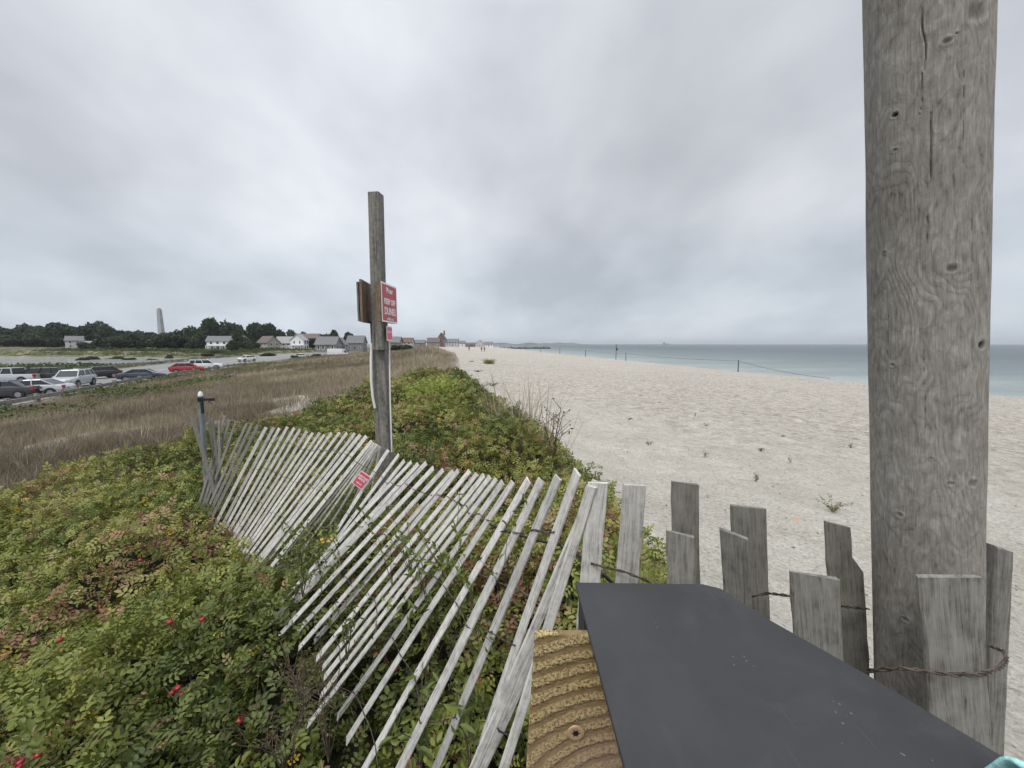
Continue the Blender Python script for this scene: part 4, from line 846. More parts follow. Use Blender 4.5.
for k in range(4):
    pts = []
    for j, (c, xa, ya) in enumerate(wires[k]):
        if j < 3: continue
        pts.append(c-ya*.007); 
        if j+1 < len(wires[k]):
            c2 = wires[k][j+1][0]; pts.append((c+c2)/2+Vector((0, 0, -.006)))
    twisted(pts, .0011, M['wire'], fr, FO)
# ---------------- near pickets
def picket_fence(label, group, items, root_loc, name='picket_fence'):
    root = empty(name, root_loc); O0 = Vector(root_loc); tag(root, label, 'fence', group)
    for i, (x0, x1, y0, y1, xb, yb, Y, m, kw) in enumerate(items):
        a = W(x0, y0, Y); b = W(x1, y1, Y+kw.get('dy', 0)); wd = (b-a).length; Tp = (a+b)/2; cb_ = W(xb, yb, Y)
        fcx = (b-a).normalized(); f = Vector((fcx.y, -fcx.x, 0)).normalized(); zx = (Tp-cb_).normalized(); yx = (-f+zx*f.dot(zx)).normalized(); cut = (b.z-a.z)-yx.cross(zx).z*wd
        slat_at(Tp, cb_, kw.get('ln', 1.15), wd, kw.get('th', .006), m, root, O0, f, seed=50+i, notch=kw.get('notch', False), cut=cut, nseg=40, name='picket')
    return root, O0
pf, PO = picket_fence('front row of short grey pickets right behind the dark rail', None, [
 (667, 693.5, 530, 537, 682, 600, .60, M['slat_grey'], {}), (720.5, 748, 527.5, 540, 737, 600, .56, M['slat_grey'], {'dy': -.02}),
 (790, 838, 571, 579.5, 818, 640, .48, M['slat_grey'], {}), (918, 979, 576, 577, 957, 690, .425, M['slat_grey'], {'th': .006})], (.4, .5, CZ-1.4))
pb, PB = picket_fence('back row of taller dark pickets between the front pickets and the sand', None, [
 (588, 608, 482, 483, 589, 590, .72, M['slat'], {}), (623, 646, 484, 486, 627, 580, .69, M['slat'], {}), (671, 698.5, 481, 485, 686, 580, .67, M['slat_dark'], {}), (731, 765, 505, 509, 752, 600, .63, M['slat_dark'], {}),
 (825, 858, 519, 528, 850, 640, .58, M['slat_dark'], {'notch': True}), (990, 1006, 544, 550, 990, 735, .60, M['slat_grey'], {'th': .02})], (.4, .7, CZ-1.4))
# wires over the pickets
twisted([W(745, 598, .60), W(768, 593, .57), W(792, 596, .49)], .0011, M['wire'], pb, PB); twisted([W(838, 606, .50), W(868, 609, .56)], .0011, M['wire'], pb, PB)
twisted([W(868, 671, .455), W(900, 668, .425), W(925, 671, .41), W(955, 675, .405), W(982, 674, .415), W(1000, 668, .45), W(1007, 659, .49), W(1004, 651, .51), W(988, 645, .55)], .0014, M['wire'], pf, PO, turns=160)
twisted([W(466, 503, 1.75), W(503, 515, 1.3), W(527, 517, 1.1), W(538, 523, 1.), W(552, 537, .86), W(565, 548, .8), W(580, 560, .74), W(600, 566, .70), W(625, 572, .67), W(645, 580, .66), W(672, 592, .64)], .0013, M['wire'], fr, FO, turns=140)
twisted([W(440, 560, 1.45), W(470, 570, 1.2), W(500, 583, 1.), W(520, 590, .9), W(540, 603, .82), W(556, 625, .78)], .0011, M['wire'], fr, FO, turns=140)
# thick black cable behind the fence
m = MB(); pts = [W(470, 515, 1.7), W(500, 529, 1.4), W(535, 540, 1.15), W(560, 545, .98), W(580, 556, .9), W(605, 576, .86), W(630, 600, .86), W(650, 640, .86)]
S = []
for i in range(len(pts)-1):
    for k in range(8): S.append(pts[i].lerp(pts[i+1], k/8))
m.tube(S, [.0045 if i % 2 else .0036 for i in range(len(S))], 8); tag(m.build('cable', M['cable']), 'thick black corrugated cable passing behind the slats to the dark rail', 'cable')
# black loops low on the near slats
m = MB(); pts = [W(495, 722, .86), W(499, 731, .8), W(508, 735, .79), W(520, 733, .8), W(524, 745, .82), W(520, 762, .84)]
m.tube(pts, .0022, 6); tag(m.build('cable_tie', M['black']), 'black cord looped round the low near slats beside the sawn timber end', 'cord')
# ------------------------------------------------------------------ the big round post
def big_post():
    a = W(924.5, 0, .525); b = W(925.5, 650, .525); ax = (a-b).normalized(); r0 = .0572
    top = a+ax*.25; length = 1.55; n, mseg = 360, 1100
    th = np.linspace(0, 2*np.pi, n, endpoint=False); zz = np.linspace(0, -length, mseg); TH, Z = np.meshgrid(th, zz)
    # facing direction of the camera in local angle
    r = np.full(TH.shape, r0); xa = np.cos(TH)*r0; ya = np.sin(TH)*r0; arc = TH*r0
    # low frequency shape
    r += .0016*np.sin(TH*2+Z*1.1)+.0008*np.sin(TH*3+1+Z*3)
    # streaky relief (periodic sample on the circle)
    def n2(sx, sz, seed): return fbm(xa*sx+Z*sz*.13+50, ya*sx+Z*sz+50, 1, seed, 4)-.5
    r += .0013*n2(110, 14, 7)+.0009*n2(300, 30, 9)
    crack_shade = np.zeros(TH.shape)
    return a, b, ax, top, length, TH, Z, r, crack_shade, n, mseg
a, b, ax, top, length, TH, Z, rad, crack_shade, n, mseg = big_post()
# local frame: X axis toward camera-left silhouette, -Y toward camera
tocam = (cam.location-(a+b)/2); tocam = (tocam-ax*tocam.dot(ax)).normalized(); right = ax.cross(tocam)*1.0   # local: x=right? y=away
xloc = (-tocam).cross(ax).normalized(); yloc = ax.cross(xloc).normalized()
if yloc.dot(tocam) > 0: yloc = -yloc; xloc = -xloc
PM = Matrix((xloc, yloc, ax)).transposed().to_4x4(); PM.translation = top
PMi = PM.inverted()
def onpost(px, py):
    """surface angle and height of the post where a picture point falls on it"""
    d = (W(px, py, 1.)-cam.location).normalized(); o_ = PMi @ cam.location; dl = PMi.to_3x3() @ d
    A = dl.x**2+dl.y**2; B = 2*(o_.x*dl.x+o_.y*dl.y); Cq = o_.x**2+o_.y**2-.0588**2; D = B*B-4*A*Cq
    if D < 0: return None
    t = (-B-math.sqrt(D))/(2*A); h = o_+dl*t; return math.atan2(h.y, h.x) % (2*math.pi), h.z
def dth(a0): return (TH-a0+np.pi) % (2*np.pi)-np.pi
def crack(pts, wd, depth):
    q = [onpost(*p) for p in pts]; q = [k for k in q if k]; zs = [k[1] for k in q][::-1]; an = [k[0] for k in q][::-1]
    if len(q) < 2: return
    c = np.interp(Z, zs, an)+(fbm(Z*60, Z*0, 1, 3)-.5)*.03; inside = (Z > zs[0]) & (Z < zs[-1]); tt = np.clip((Z-zs[0])/(zs[-1]-zs[0]), 0, 1); wv = wd*np.sin(np.pi*tt)**.5
    wv = wv*.62; k = np.exp(-(dth(c)*.0588/np.maximum(wv, 1e-5))**2)*inside; rad[:] -= .6*depth*k; crack_shade[:] = np.maximum(crack_shade, k)
crack([(922, 0), (923, 30), (926, 45), (925, 72)], .0011, .006); crack([(922, 72), (922, 100), (920, 115)], .0006, .003)
crack([(932, 110), (931, 150), (930, 195)], .0009, .005); crack([(928, 215), (926, 260)], .0005, .003); crack([(986, 150), (987, 200)], .0005, .002); crack([(924, 340), (925, 400), (925, 460)], .0005, .002)
crack([(966, 60), (966, 120), (964, 190)], .0004, .002); crack([(975, 210), (974, 300)], .0004, .002); crack([(888, 300), (886, 380)], .0004, .002); crack([(870, 280), (872, 360), (878, 420)], .0005, .0015)
knot_crack_shade = np.zeros(TH.shape); swirl = np.zeros(TH.shape)+0.0
for (px, py, kr, dk, hole) in [(895, 115, .0024, 1, 1), (953, 268, .0042, .75, 0), (986, 345, .0048, .9, 1), (948, 40, .003, .7, 0), (975, 484, .0042, .4, 0), (951, 484, .0026, .3, 0), (895, 150, .0018, .5, 0), (899, 515, .003, .3, 0), (892, 365, .002, .2, 0), (931, 458, .0012, .6, 0), (884, 252, .0015, .6, 0), (958, 32, .0015, .8, 0), (905, 620, .003, .3, 0), (981, 8, .009, .55, 0)]:
    q = onpost(px, py)
    if not q: continue
    dx = dth(q[0])*.0588; dz = (Z-q[1]); dd = np.sqrt((dx/1.25)**2+dz**2)
    knot_crack_shade = np.maximum(knot_crack_shade, dk*np.exp(-(dd/kr)**4)); rad -= (.004 if hole else .0008)*np.exp(-(dd/(kr*.8))**2); rad += .0012*np.exp(-((dd-kr*1.5)/(kr*.5))**2)*(0.6)
    swirl += .020*(np.exp(-(dd/(kr*5))**2))*(kr/.004)**.7
ci, si = np.cos(TH), np.sin(TH)
Vp = np.stack([(rad*ci).ravel(), (rad*si).ravel(), Z.ravel()], 1); ip = np.arange(n*mseg).reshape(mseg, n); j2 = np.roll(ip, -1, 1)
Fp = np.stack([ip[:-1].ravel(), ip[1:].ravel(), j2[1:].ravel(), j2[:-1].ravel()], 1)
pmn = mat('big_post_wood', rough=.85, spec=.25); t = pmn.node_tree; N = t.nodes; L = t.links; bs = N['Principled BSDF']
tc = N.new('ShaderNodeTexCoord'); asw = N.new('ShaderNodeAttribute'); asw.attribute_name = 'swirl'
# cathedral grain: rings of a tilted, wandering trunk cut by the surface
wn = noise_n(N, L, tc.outputs['Object'], 9, 3, .55); mpw = N.new('ShaderNodeMapping'); mpw.inputs['Scale'].default_value = (1, 1, .42); L.new(tc.outputs['Object'], mpw.inputs[0]); L.new(mpw.outputs[0], wn.inputs['Vector'])
sxz = N.new('ShaderNodeSeparateXYZ'); L.new(tc.outputs['Object'], sxz.inputs[0])
field_ = math_n(N, L, 'ADD', math_n(N, L, 'MULTIPLY', wn.outputs[0], 24.), math_n(N, L, 'MULTIPLY', asw.outputs['Fac'], 45.))
field_ = math_n(N, L, 'ADD', field_, math_n(N, L, 'MULTIPLY', sxz.outputs['X'], 90.))
ring = math_n(N, L, 'SINE', math_n(N, L, 'MULTIPLY', field_, 6.2)); ring = math_n(N, L, 'POWER', math_n(N, L, 'ADD', math_n(N, L, 'MULTIPLY', ring, .5), .5), .35)
mpf = N.new('ShaderNodeMapping'); mpf.inputs['Scale'].default_value = (520, 520, 34); L.new(tc.outputs['Object'], mpf.inputs[0]); nf = noise_n(N, L, mpf.outputs[0], 1.2, 5, .65)
mpb = N.new('ShaderNodeMapping'); mpb.inputs['Scale'].default_value = (1, 1, .55); L.new(tc.outputs['Object'], mpb.inputs[0]); nb = noise_n(N, L, mpb.outputs[0], 75, 8, .7, 1.2); nbb = noise_n(N, L, tc.outputs['Object'], 5, 4, .6)
tot = math_n(N, L, 'ADD', math_n(N, L, 'MULTIPLY', ring, .05), math_n(N, L, 'ADD', math_n(N, L, 'MULTIPLY', nf.outputs[0], .30), math_n(N, L, 'ADD', math_n(N, L, 'MULTIPLY', nb.outputs[0], .42), math_n(N, L, 'MULTIPLY', nbb.outputs[0], .20))))
r = N.new('ShaderNodeValToRGB'); L.new(tot, r.inputs[0]); setramp(r, [(.36, (.10, .09, .080)), (.43, (.195, .178, .158)), (.51, (.265, .247, .222)), (.60, (.38, .36, .33))])
kn = N.new('ShaderNodeAttribute'); kn.attribute_name = 'knot_crack_shade'
mx = N.new('ShaderNodeMix'); mx.data_type = 'RGBA'; L.new(kn.outputs['Fac'], mx.inputs[0]); L.new(r.outputs[0], mx.inputs[6]); mx.inputs[7].default_value = (.025, .02, .016, 1); L.new(mx.outputs[2], bs.inputs['Base Color'])
bp = N.new('ShaderNodeBump'); bp.inputs['Strength'].default_value = .8; bp.inputs['Distance'].default_value = .0022; L.new(math_n(N, L, 'ADD', tot, math_n(N, L, 'MULTIPLY', ring, .12)), bp.inputs['Height']); L.new(bp.outputs[0], bs.inputs['Normal'])
po = npmesh('round_post', Vp, Fp, pmn, {'knot_crack_shade': ('POINT', np.maximum(knot_crack_shade, crack_shade*.8).ravel()), 'swirl': ('POINT', swirl.ravel())}, smooth=True); po.matrix_world = PM  # real knot colour, plus the shade inside the cracks painted in as dark colour
tag(po, 'thick round grey weathered wooden post with knots and long cracks, close on the right', 'post')
# ------------------------------------------------------------------ dark rail with sawn timber end
h = .27; Zr = CZ-h
def RPn(x, y, z=0): return (x*h, y*h, Zr+z)
railtop = noisy('rail_coating', [(.32, (.023, .0235, .025)), (.68, (.038, .0385, .041))], 6, .52, .12, bscale=300, bdist=.0006, spec=.4)
t = railtop.node_tree; N = t.nodes; L = t.links; bs = N['Principled BSDF']; tc = N.new('ShaderNodeTexCoord')
vv = N.new('ShaderNodeTexVoronoi'); vv.inputs['Scale'].default_value = 170; L.new(tc.outputs['Object'], vv.inputs['Vector']); nz = noise_n(N, L, tc.outputs['Object'], 11, 3, .5)
sp_ = math_n(N, L, 'MULTIPLY', math_n(N, L, 'LESS_THAN', vv.outputs['Distance'], .13), math_n(N, L, 'GREATER_THAN', nz.outputs[0], .58))
old = bs.inputs['Base Color'].links[0].from_socket; mx = N.new('ShaderNodeMix'); mx.data_type = 'RGBA'; L.new(math_n(N, L, 'MULTIPLY', sp_, .3), mx.inputs[0]); L.new(old, mx.inputs[6]); mx.inputs[7].default_value = (.3, .3, .3, 1); L.new(mx.outputs[2], bs.inputs['Base Color'])
du = noise_n(N, L, tc.outputs['Object'], 14, 7, .7, .6); dur = N.new('ShaderNodeValToRGB'); L.new(du.outputs[0], dur.inputs[0]); setramp(dur, [(.50, (0, 0, 0)), (.78, (.10, .10, .10))])
scm_ = N.new('ShaderNodeMapping'); scm_.inputs['Scale'].default_value = (260, 9, 30); scm_.inputs['Rotation'].default_value = (0, 0, R(31)); L.new(tc.outputs['Object'], scm_.inputs[0]); scn_ = noise_n(N, L, scm_.outputs[0], 1., 2, .5); scr_ = N.new('ShaderNodeValToRGB'); L.new(scn_.outputs[0], scr_.inputs[0]); setramp(scr_, [(.70, (0, 0, 0)), (.76, (.14, .14, .14))])
dmx = N.new('ShaderNodeMix'); dmx.data_type = 'RGBA'; L.new(math_n(N, L, 'ADD', dur.outputs[0], scr_.outputs[0], clamp=True), dmx.inputs[0]); L.new(mx.outputs[2], dmx.inputs[6]); dmx.inputs[7].default_value = (.20, .195, .185, 1); L.new(dmx.outputs[2], bs.inputs['Base Color'])
sm_ = noise_n(N, L, tc.outputs['Object'], 4, 5, .6, 1.); rr_ = N.new('ShaderNodeValToRGB'); L.new(sm_.outputs[0], rr_.inputs[0]); setramp(rr_, [(.38, (.36, .36, .36)), (.62, (.66, .66, .66))]); L.new(rr_.outputs[0], bs.inputs['Roughness'])
rail = empty('deck_rail', (.15, .3, Zr-.2)); RO = Vector(rail.location); tag(rail, 'dark grey flat topped deck rail running from the lower right corner, on a sawn timber', 'rail')
def bevel(o, w, seg=3):
    md = o.modifiers.new('bevel', 'BEVEL'); md.width = w; md.segments = seg; md.limit_method = 'ANGLE'; md.angle_limit = R(40); return o
m = MB(); poly = [(.267, -.2), (1.72, -.2), (1.197, .845), (1.084, 1.072), (.94, 1.311), (.862, 1.49), (.80, 1.52), (.267, 1.532)]; k = len(poly)
vs = [RPn(x, y, 0) for x, y in poly]+[RPn(x, y, -.005) for x, y in poly]; m.add(vs, [tuple(range(k)), tuple(range(2*k-1, k-1, -1))]+[(i, i+k, (i+1) % k+k, (i+1) % k) for i in range(k)])
bevel(m.build('cap', railtop, rail, loc=-RO), .0015)
m = MB(); m.box((.50*h, 1.455*h, Zr-.045), (.44*h, .13*h, .078)); bevel(m.build('fascia', railtop, rail, loc=-RO), .002)
m = MB(); m.box((.68*h, .55*h, Zr-.045), (.3*h, 1.3*h, .078)); bevel(m.build('beam', railtop, rail, loc=-RO), .002)
# sawn end grain
eg = mat('end_grain', rough=.9, spec=.15); t = eg.node_tree; N = t.nodes; L = t.links; bs = N['Principled BSDF']; tc = N.new('ShaderNodeTexCoord')
sub = N.new('ShaderNodeVectorMath'); sub.operation = 'SUBTRACT'; L.new(tc.outputs['Object'], sub.inputs[0]); sub.inputs[1].default_value = (.095, 0, -.185)
nz = noise_n(N, L, tc.outputs['Object'], 28, 3, .5); sc_ = N.new('ShaderNodeVectorMath'); sc_.operation = 'SCALE'; L.new(nz.outputs['Color'], sc_.inputs[0]); sc_.inputs['Scale'].default_value = .008
ad = N.new('ShaderNodeVectorMath'); L.new(sub.outputs[0], ad.inputs[0]); L.new(sc_.outputs[0], ad.inputs[1]); mp = N.new('ShaderNodeMapping'); mp.inputs['Scale'].default_value = (.85, 0, 1); L.new(ad.outputs[0], mp.inputs[0])
ln_ = N.new('ShaderNodeVectorMath'); ln_.operation = 'LENGTH'; L.new(mp.outputs[0], ln_.inputs[0])
pnj = noise_n(N, L, tc.outputs['Object'], 260, 3, .7)
ringe = math_n(N, L, 'FRACT', math_n(N, L, 'ADD', math_n(N, L, 'MULTIPLY', ln_.outputs['Value'], 66.), math_n(N, L, 'MULTIPLY', pnj.outputs[0], .5)))
rg_ = N.new('ShaderNodeValToRGB'); L.new(ringe, rg_.inputs[0]); setramp(rg_, [(0, (0, 0, 0)), (.22, (0, 0, 0)), (.4, (1, 1, 1)), (.85, (.85, .85, .85)), (1, (0, 0, 0))])
pn = noise_n(N, L, tc.outputs['Object'], 330, 4, .8); pn2 = noise_n(N, L, tc.outputs['Object'], 40, 5, .6)
pc = N.new('ShaderNodeValToRGB'); L.new(pn.outputs[0], pc.inputs[0]); setramp(pc, [(.40, (.10, .065, .025)), (.46, (.50, .36, .15)), (.55, (.92, .73, .40))])
dk = N.new('ShaderNodeValToRGB'); L.new(pn2.outputs[0], dk.inputs[0]); setramp(dk, [(.35, (.30, .20, .09)), (.65, (.46, .33, .17))])
mx = N.new('ShaderNodeMix'); mx.data_type = 'RGBA'; L.new(rg_.outputs[0], mx.inputs[0]); L.new(dk.outputs[0], mx.inputs[6]); L.new(pc.outputs[0], mx.inputs[7])
sz_ = N.new('ShaderNodeSeparateXYZ'); L.new(tc.outputs['Object'], sz_.inputs[0])
pk = math_n(N, L, 'MULTIPLY', math_n(N, L, 'ADD', math_n(N, L, 'MULTIPLY', sz_.outputs['X'], 16.), math_n(N, L, 'MULTIPLY', pn2.outputs[0], 1.)), .45, clamp=True)
mx2 = N.new('ShaderNodeMix'); mx2.data_type = 'RGBA'; L.new(math_n(N, L, 'MULTIPLY', math_n(N, L, 'SUBTRACT', math_n(N, L, 'MULTIPLY', sz_.outputs['Z'], -9.), .42), pk, clamp=True), mx2.inputs[0]); L.new(mx.outputs[2], mx2.inputs[6]); mx2.inputs[7].default_value = (.52, .36, .27, 1)
L.new(mx2.outputs[2], bs.inputs['Base Color']); bp = N.new('ShaderNodeBump'); bp.inputs['Strength'].default_value = 1; bp.inputs['Distance'].default_value = .004
L.new(math_n(N, L, 'ADD', math_n(N, L, 'MULTIPLY', pn.outputs[0], 1.4), rg_.outputs[0]), bp.inputs['Height']); L.new(bp.outputs[0], bs.inputs['Normal'])
Yw = 1.266*h; xl = .082*h; zt = Zr-.0065
m = MB(); xr = .60*h; zb_ = -.30
# local: face at y=0; slight lean of its left edge
m.add([(0, 0, 0), (xr-xl, 0, 0), (xr-xl, 0, zb_), (-.016, 0, zb_), (0, .007, 0), (xr-xl, .007, 0), (xr-xl, .007, zb_), (-.016, .007, zb_)], [(3, 2, 1, 0), (4, 5, 6, 7), (0, 1, 5, 4), (1, 2, 6, 5), (2, 3, 7, 6), (3, 0, 4, 7)])
bl = bevel(m.build('timber_end', eg, rail, loc=Vector((xl, Yw, zt))-RO), .002); 
# screw
scm = mat('screw_coating', (.52, .36, .22), .5, .3); q = W(575.5, 732, Yw-.0015); m = MB()
nn = 20; rs = [(0.0080, 0), (.0086, .0008), (.0078, .002), (.0050, .0012)]
vs = []; 
for (r0, dy) in rs: vs += [(r0*math.cos(2*math.pi*k/nn), -dy, r0*math.sin(2*math.pi*k/nn)) for k in range(nn)]
star = [((.0044 if k % 2 == 0 else .0023)*math.cos(math.pi*k/6), (.0044 if k % 2 == 0 else .0023)*math.sin(math.pi*k/6)) for k in range(12)]
m.add(vs, [(i*nn+k, i*nn+(k+1) % nn, (i+1)*nn+(k+1) % nn, (i+1)*nn+k) for i in range(3) for k in range(nn)]+[tuple(3*nn+k for k in range(nn))], smooth=True)
s_ = m.build('screw', scm, bl, loc=q-Vector((xl, Yw, zt))); 
m = MB(); m.add([(x, -.0016, z) for x, z in star], [tuple(range(12))]); m.build('star_recess_shade', M['black'], s_)  # flat black star, painted shade of the drive recess
# teal towel hung over the rail at the corner
tealm = noisy('teal_cloth', [(.4, (.35, .68, .66)), (.6, (.5, .8, .78))], 40, .9, .4)
m = MB(); g = 14; vs = []
q0 = W(1034, 790, .19)
for i in range(g+1):
    for j in range(g+1):
        u, v = i/g, j/g; vs.append((q0.x+u*.10, q0.y-.02+v*.045-u*.012, q0.z+.006+.003*math.sin(u*9+v*4)-.10*max(0, v-.75)-max(0, .3-v)*.3))
m.add(vs, [(i*(g+1)+j, (i+1)*(g+1)+j, (i+1)*(g+1)+j+1, i*(g+1)+j+1) for i in range(g) for j in range(g)], smooth=True); o = m.build('towel', tealm); md = o.modifiers.new('s', 'SOLIDIFY'); md.thickness = .002
tag(o, 'pale teal cloth at the lower right corner beyond the dark rail', 'towel')
# ------------------------------------------------------------------ sign post
sp0 = W(384, 470, 2.95); spt = W(376, 194, 2.95); axs = (spt-sp0).normalized(); root = empty('sign_post', sp0-axs*.35); SO = Vector(root.location)
tag(root, 'tall square weathered post with boards and red notices, behind the slat fence', 'sign post')
ang = R(9); f = Vector((math.sin(ang)*-1, -math.cos(ang), 0))
def post_piece(topp, botp, wd, dp, name, m):
    z = (topp-botp).normalized(); y = (-f+z*f.dot(z)).normalized(); x = y.cross(z); mm_ = Matrix((x, y, z)).transposed().to_4x4(); mm_.translation = topp-SO; L0 = (topp-botp).length
    mb = MB(); mb.box((0, 0, -L0/2), (wd, dp, L0)); o = mb.build(name, m, root); o.matrix_local = mm_; bevel(o, .004, 2); return o
post_piece(W(375.8, 193.5, 2.93), W(380, 350, 2.93), .082, .085, 'upper_post', M['signpost'])
post_piece(W(378.8, 321, 3.01), sp0+Vector((0, .06, 0))-axs*.4, .105, .085, 'lower_post', M['signpost'])
def panel(name, pa, pb, ztop, zbot, th, m, par=root, o0=None):
    d = (pb-pa); d.z = 0; nrm = Vector((d.y, -d.x, 0)).normalized(); mb = MB(); vs = []
    for off in (0, th):
        for (p, z) in ((pa, zbot), (pb, zbot), (pb, ztop), (pa, ztop)): vs.append(Vector((p.x, p.y, z))+nrm*off-SO)
    mb.add(vs, [(3, 2, 1, 0), (4, 5, 6, 7), (0, 1, 5, 4), (1, 2, 6, 5), (2, 3, 7, 6), (3, 0, 4, 7)]); return mb.build(name, m, par), d.normalized(), nrm
def text(body, size, origin, xdir, ydir, m, par, ext=.0006, bold=.0):
    cu = bpy.data.curves.new('lettering', 'FONT'); cu.body = body; cu.size = size; cu.align_x = 'CENTER'; cu.align_y = 'CENTER'; cu.extrude = ext; cu.offset = bold
    tmp = bpy.data.objects.new('t', cu); C.objects.link(tmp); dg = bpy.context.evaluated_depsgraph_get(); dg.update(); me = bpy.data.meshes.new_from_object(tmp.evaluated_get(dg)); bpy.data.objects.remove(tmp)
    me.materials.clear(); me.materials.append(m); o = bpy.data.objects.new('lettering', me); C.objects.link(o); zz_ = xdir.cross(ydir); mm_ = Matrix((xdir, ydir, zz_)).transposed().to_4x4(); mm_.translation = origin
    o.matrix_local = mm_; o.parent = par; return o
# right hand sign: thick board, white rim, red face
pa = W(381.2, 300, 2.80); pb_ = W(396.2, 300, 3.12); zt_ = W(381, 281, 2.80).z; zb2 = W(381, 321.5, 2.80).z
bd, d_, n_ = panel('backing_board', pa-Vector((.035, .01, 0)), pb_-Vector((.035, .01, 0)), zt_+.0, zb2, .032, M['board'])
rim_, d_, n_ = panel('sign_face', pa, pb_, zt_, zb2, .004, M['white'])
inner = .012; A = pa+d_*inner+n_*.0045; B = pb_-d_*inner+n_*.0045
rp, _, _ = panel('red_panel', A, B, zt_-inner, zb2+inner, .001, M['red'], rim_)
cm = (pa+pb_)/2+n_*.0062; H_ = zt_-zb2; up = Vector((0, 0, 1))
for (tx_, sz, fz) in (('Please', .055, .82), ('KEEP OFF', .056, .53), ('DUNES', .073, .28), ('wildlife area', .03, .09)):
    text(tx_, sz, Vector((cm.x, cm.y, zb2+H_*fz))-SO, d_, up, M['white'], rim_, bold=.0015 if sz > .05 else 0)
# left hand board, seen from its back
pa2 = W(359.8, 300, 2.80); pb2 = W(372.5, 300, 3.14)
l1, _, _ = panel('rear_board', pa2, pb2, W(360, 279, 2.80).z, W(360, 322, 2.80).z, .016, M['board'])
l2, _, _ = panel('rear_board', pa2-Vector((.022, -.004, 0)), pb2-Vector((.022, -.004, 0)), W(360, 281.5, 2.80).z, W(360, 321, 2.80).z, .012, M['signpost'])
# small notice
pa3 = W(386.5, 333, 2.90); pb3 = W(391.8, 333, 3.03)
s3, d3, n3 = panel('small_notice', pa3, pb3, W(388, 326, 2.92).z, W(388, 340.5, 2.92).z, .003, M['white'])
s4, _, _ = panel('red_panel', pa3+d3*.008+n3*.0035, pb3-d3*.008+n3*.0035, W(388, 326, 2.92).z-.008, W(388, 340.5, 2.92).z+.008, .001, M['pink'], s3)
c3 = (pa3+pb3)/2+n3*.005; text('NO ENTRY', .022, Vector((c3.x, c3.y, W(388, 332, 2.92).z))-SO, d3, up, M['white'], s3)
# white strips on both edges of the lower post
m = MB(); m.tube([W(371.8, 343, 2.95)-SO, W(371, 360, 2.94)-SO, W(371.2, 380, 2.94)-SO, W(372.6, 396, 2.94)-SO, W(375, 408, 2.95)-SO], .010, 8); m.build('white_strip', M['white'], root)
m = MB(); m.tube([W(389.2, 342, 2.98)-SO, W(390.2, 400, 2.98)-SO, W(391.8, 452, 2.98)-SO], .0065, 6); m.build('white_strip', M['white'], root)
# diamond notice on the fence
c = W(361.5, 480, 2.50); root2 = empty('fence_notice', c); tag(root2, 'small tilted pink red notice fixed to the slats below the sign post', 'sign'); a2 = R(-38); xd = Vector((math.cos(a2), .05, math.sin(a2))).normalized(); nn_ = Vector((0, -1, .1)).normalized(); yd = -xd.cross(nn_).normalized() if xd.cross(nn_).z < 0 else xd.cross(nn_).normalized()
if yd.z < 0: yd = -yd
def flat(name, w_, h_, off, m, par):
    mb = MB(); zz_ = xd.cross(yd); 
    if zz_.y > 0: zz_ = -zz_
    vs = [xd*a_*w_/2+yd*b_*h_/2+zz_*o_ for o_ in (off, off+.002) for a_, b_ in ((-1, -1), (1, -1), (1, 1), (-1, 1))]; mb.add(vs, [(3, 2, 1, 0), (4, 5, 6, 7), (0, 1, 5, 4), (1, 2, 6, 5), (2, 3, 7, 6), (3, 0, 4, 7)]); return mb.build(name, m, par), zz_
pl, zz_ = flat('panel', .082, .105, 0, M['white'], root2); flat('red_panel', .072, .095, .002, M['pink'], pl)
for s, fz, sz in (('NESTING', .022, .017), ('BIRDS', .004, .02), ('keep out', -.026, .011)): text(s, sz, yd*fz+zz_*.0048, xd, yd, M['white'], pl, bold=.0006)
# left end pipe post with white cap and clamp
b_0 = W(206, 478, 4.2); t_0 = W(200.5, 396, 4.2); root3 = empty('pipe_post', b_0); PO3 = Vector(b_0); tag(root3, 'grey pipe post with white cap at the far left end of the slat fence', 'post')
ax3 = (t_0-b_0).normalized(); m = MB(); m.tube([-ax3*.4, t_0-PO3], .024, 14); m.build('pipe', M['galv'], root3)
m = MB(); m.tube([t_0-PO3-ax3*.01, t_0-PO3+ax3*.03, t_0-PO3+ax3*.05], [.024, .022, .010], 14); m.build('cap', M['white'], root3)
m = MB(); m.tube([t_0-PO3-ax3*.06, t_0-PO3-ax3*.015], .033, 14); m.box(t_0-PO3-ax3*.03+Vector((.09, -.02, -.005)), (.14, .03, .03)); m.box(t_0-PO3-ax3*.13+Vector((.028, -.02, 0)), (.02, .02, .12)); m.build('clamp', M['black'], root3)
twisted([W(205, 399, 4.18), W(222, 410, 4.1), W(245, 423, 3.97)], .0035, M['wire'], fr, FO, turns=60)
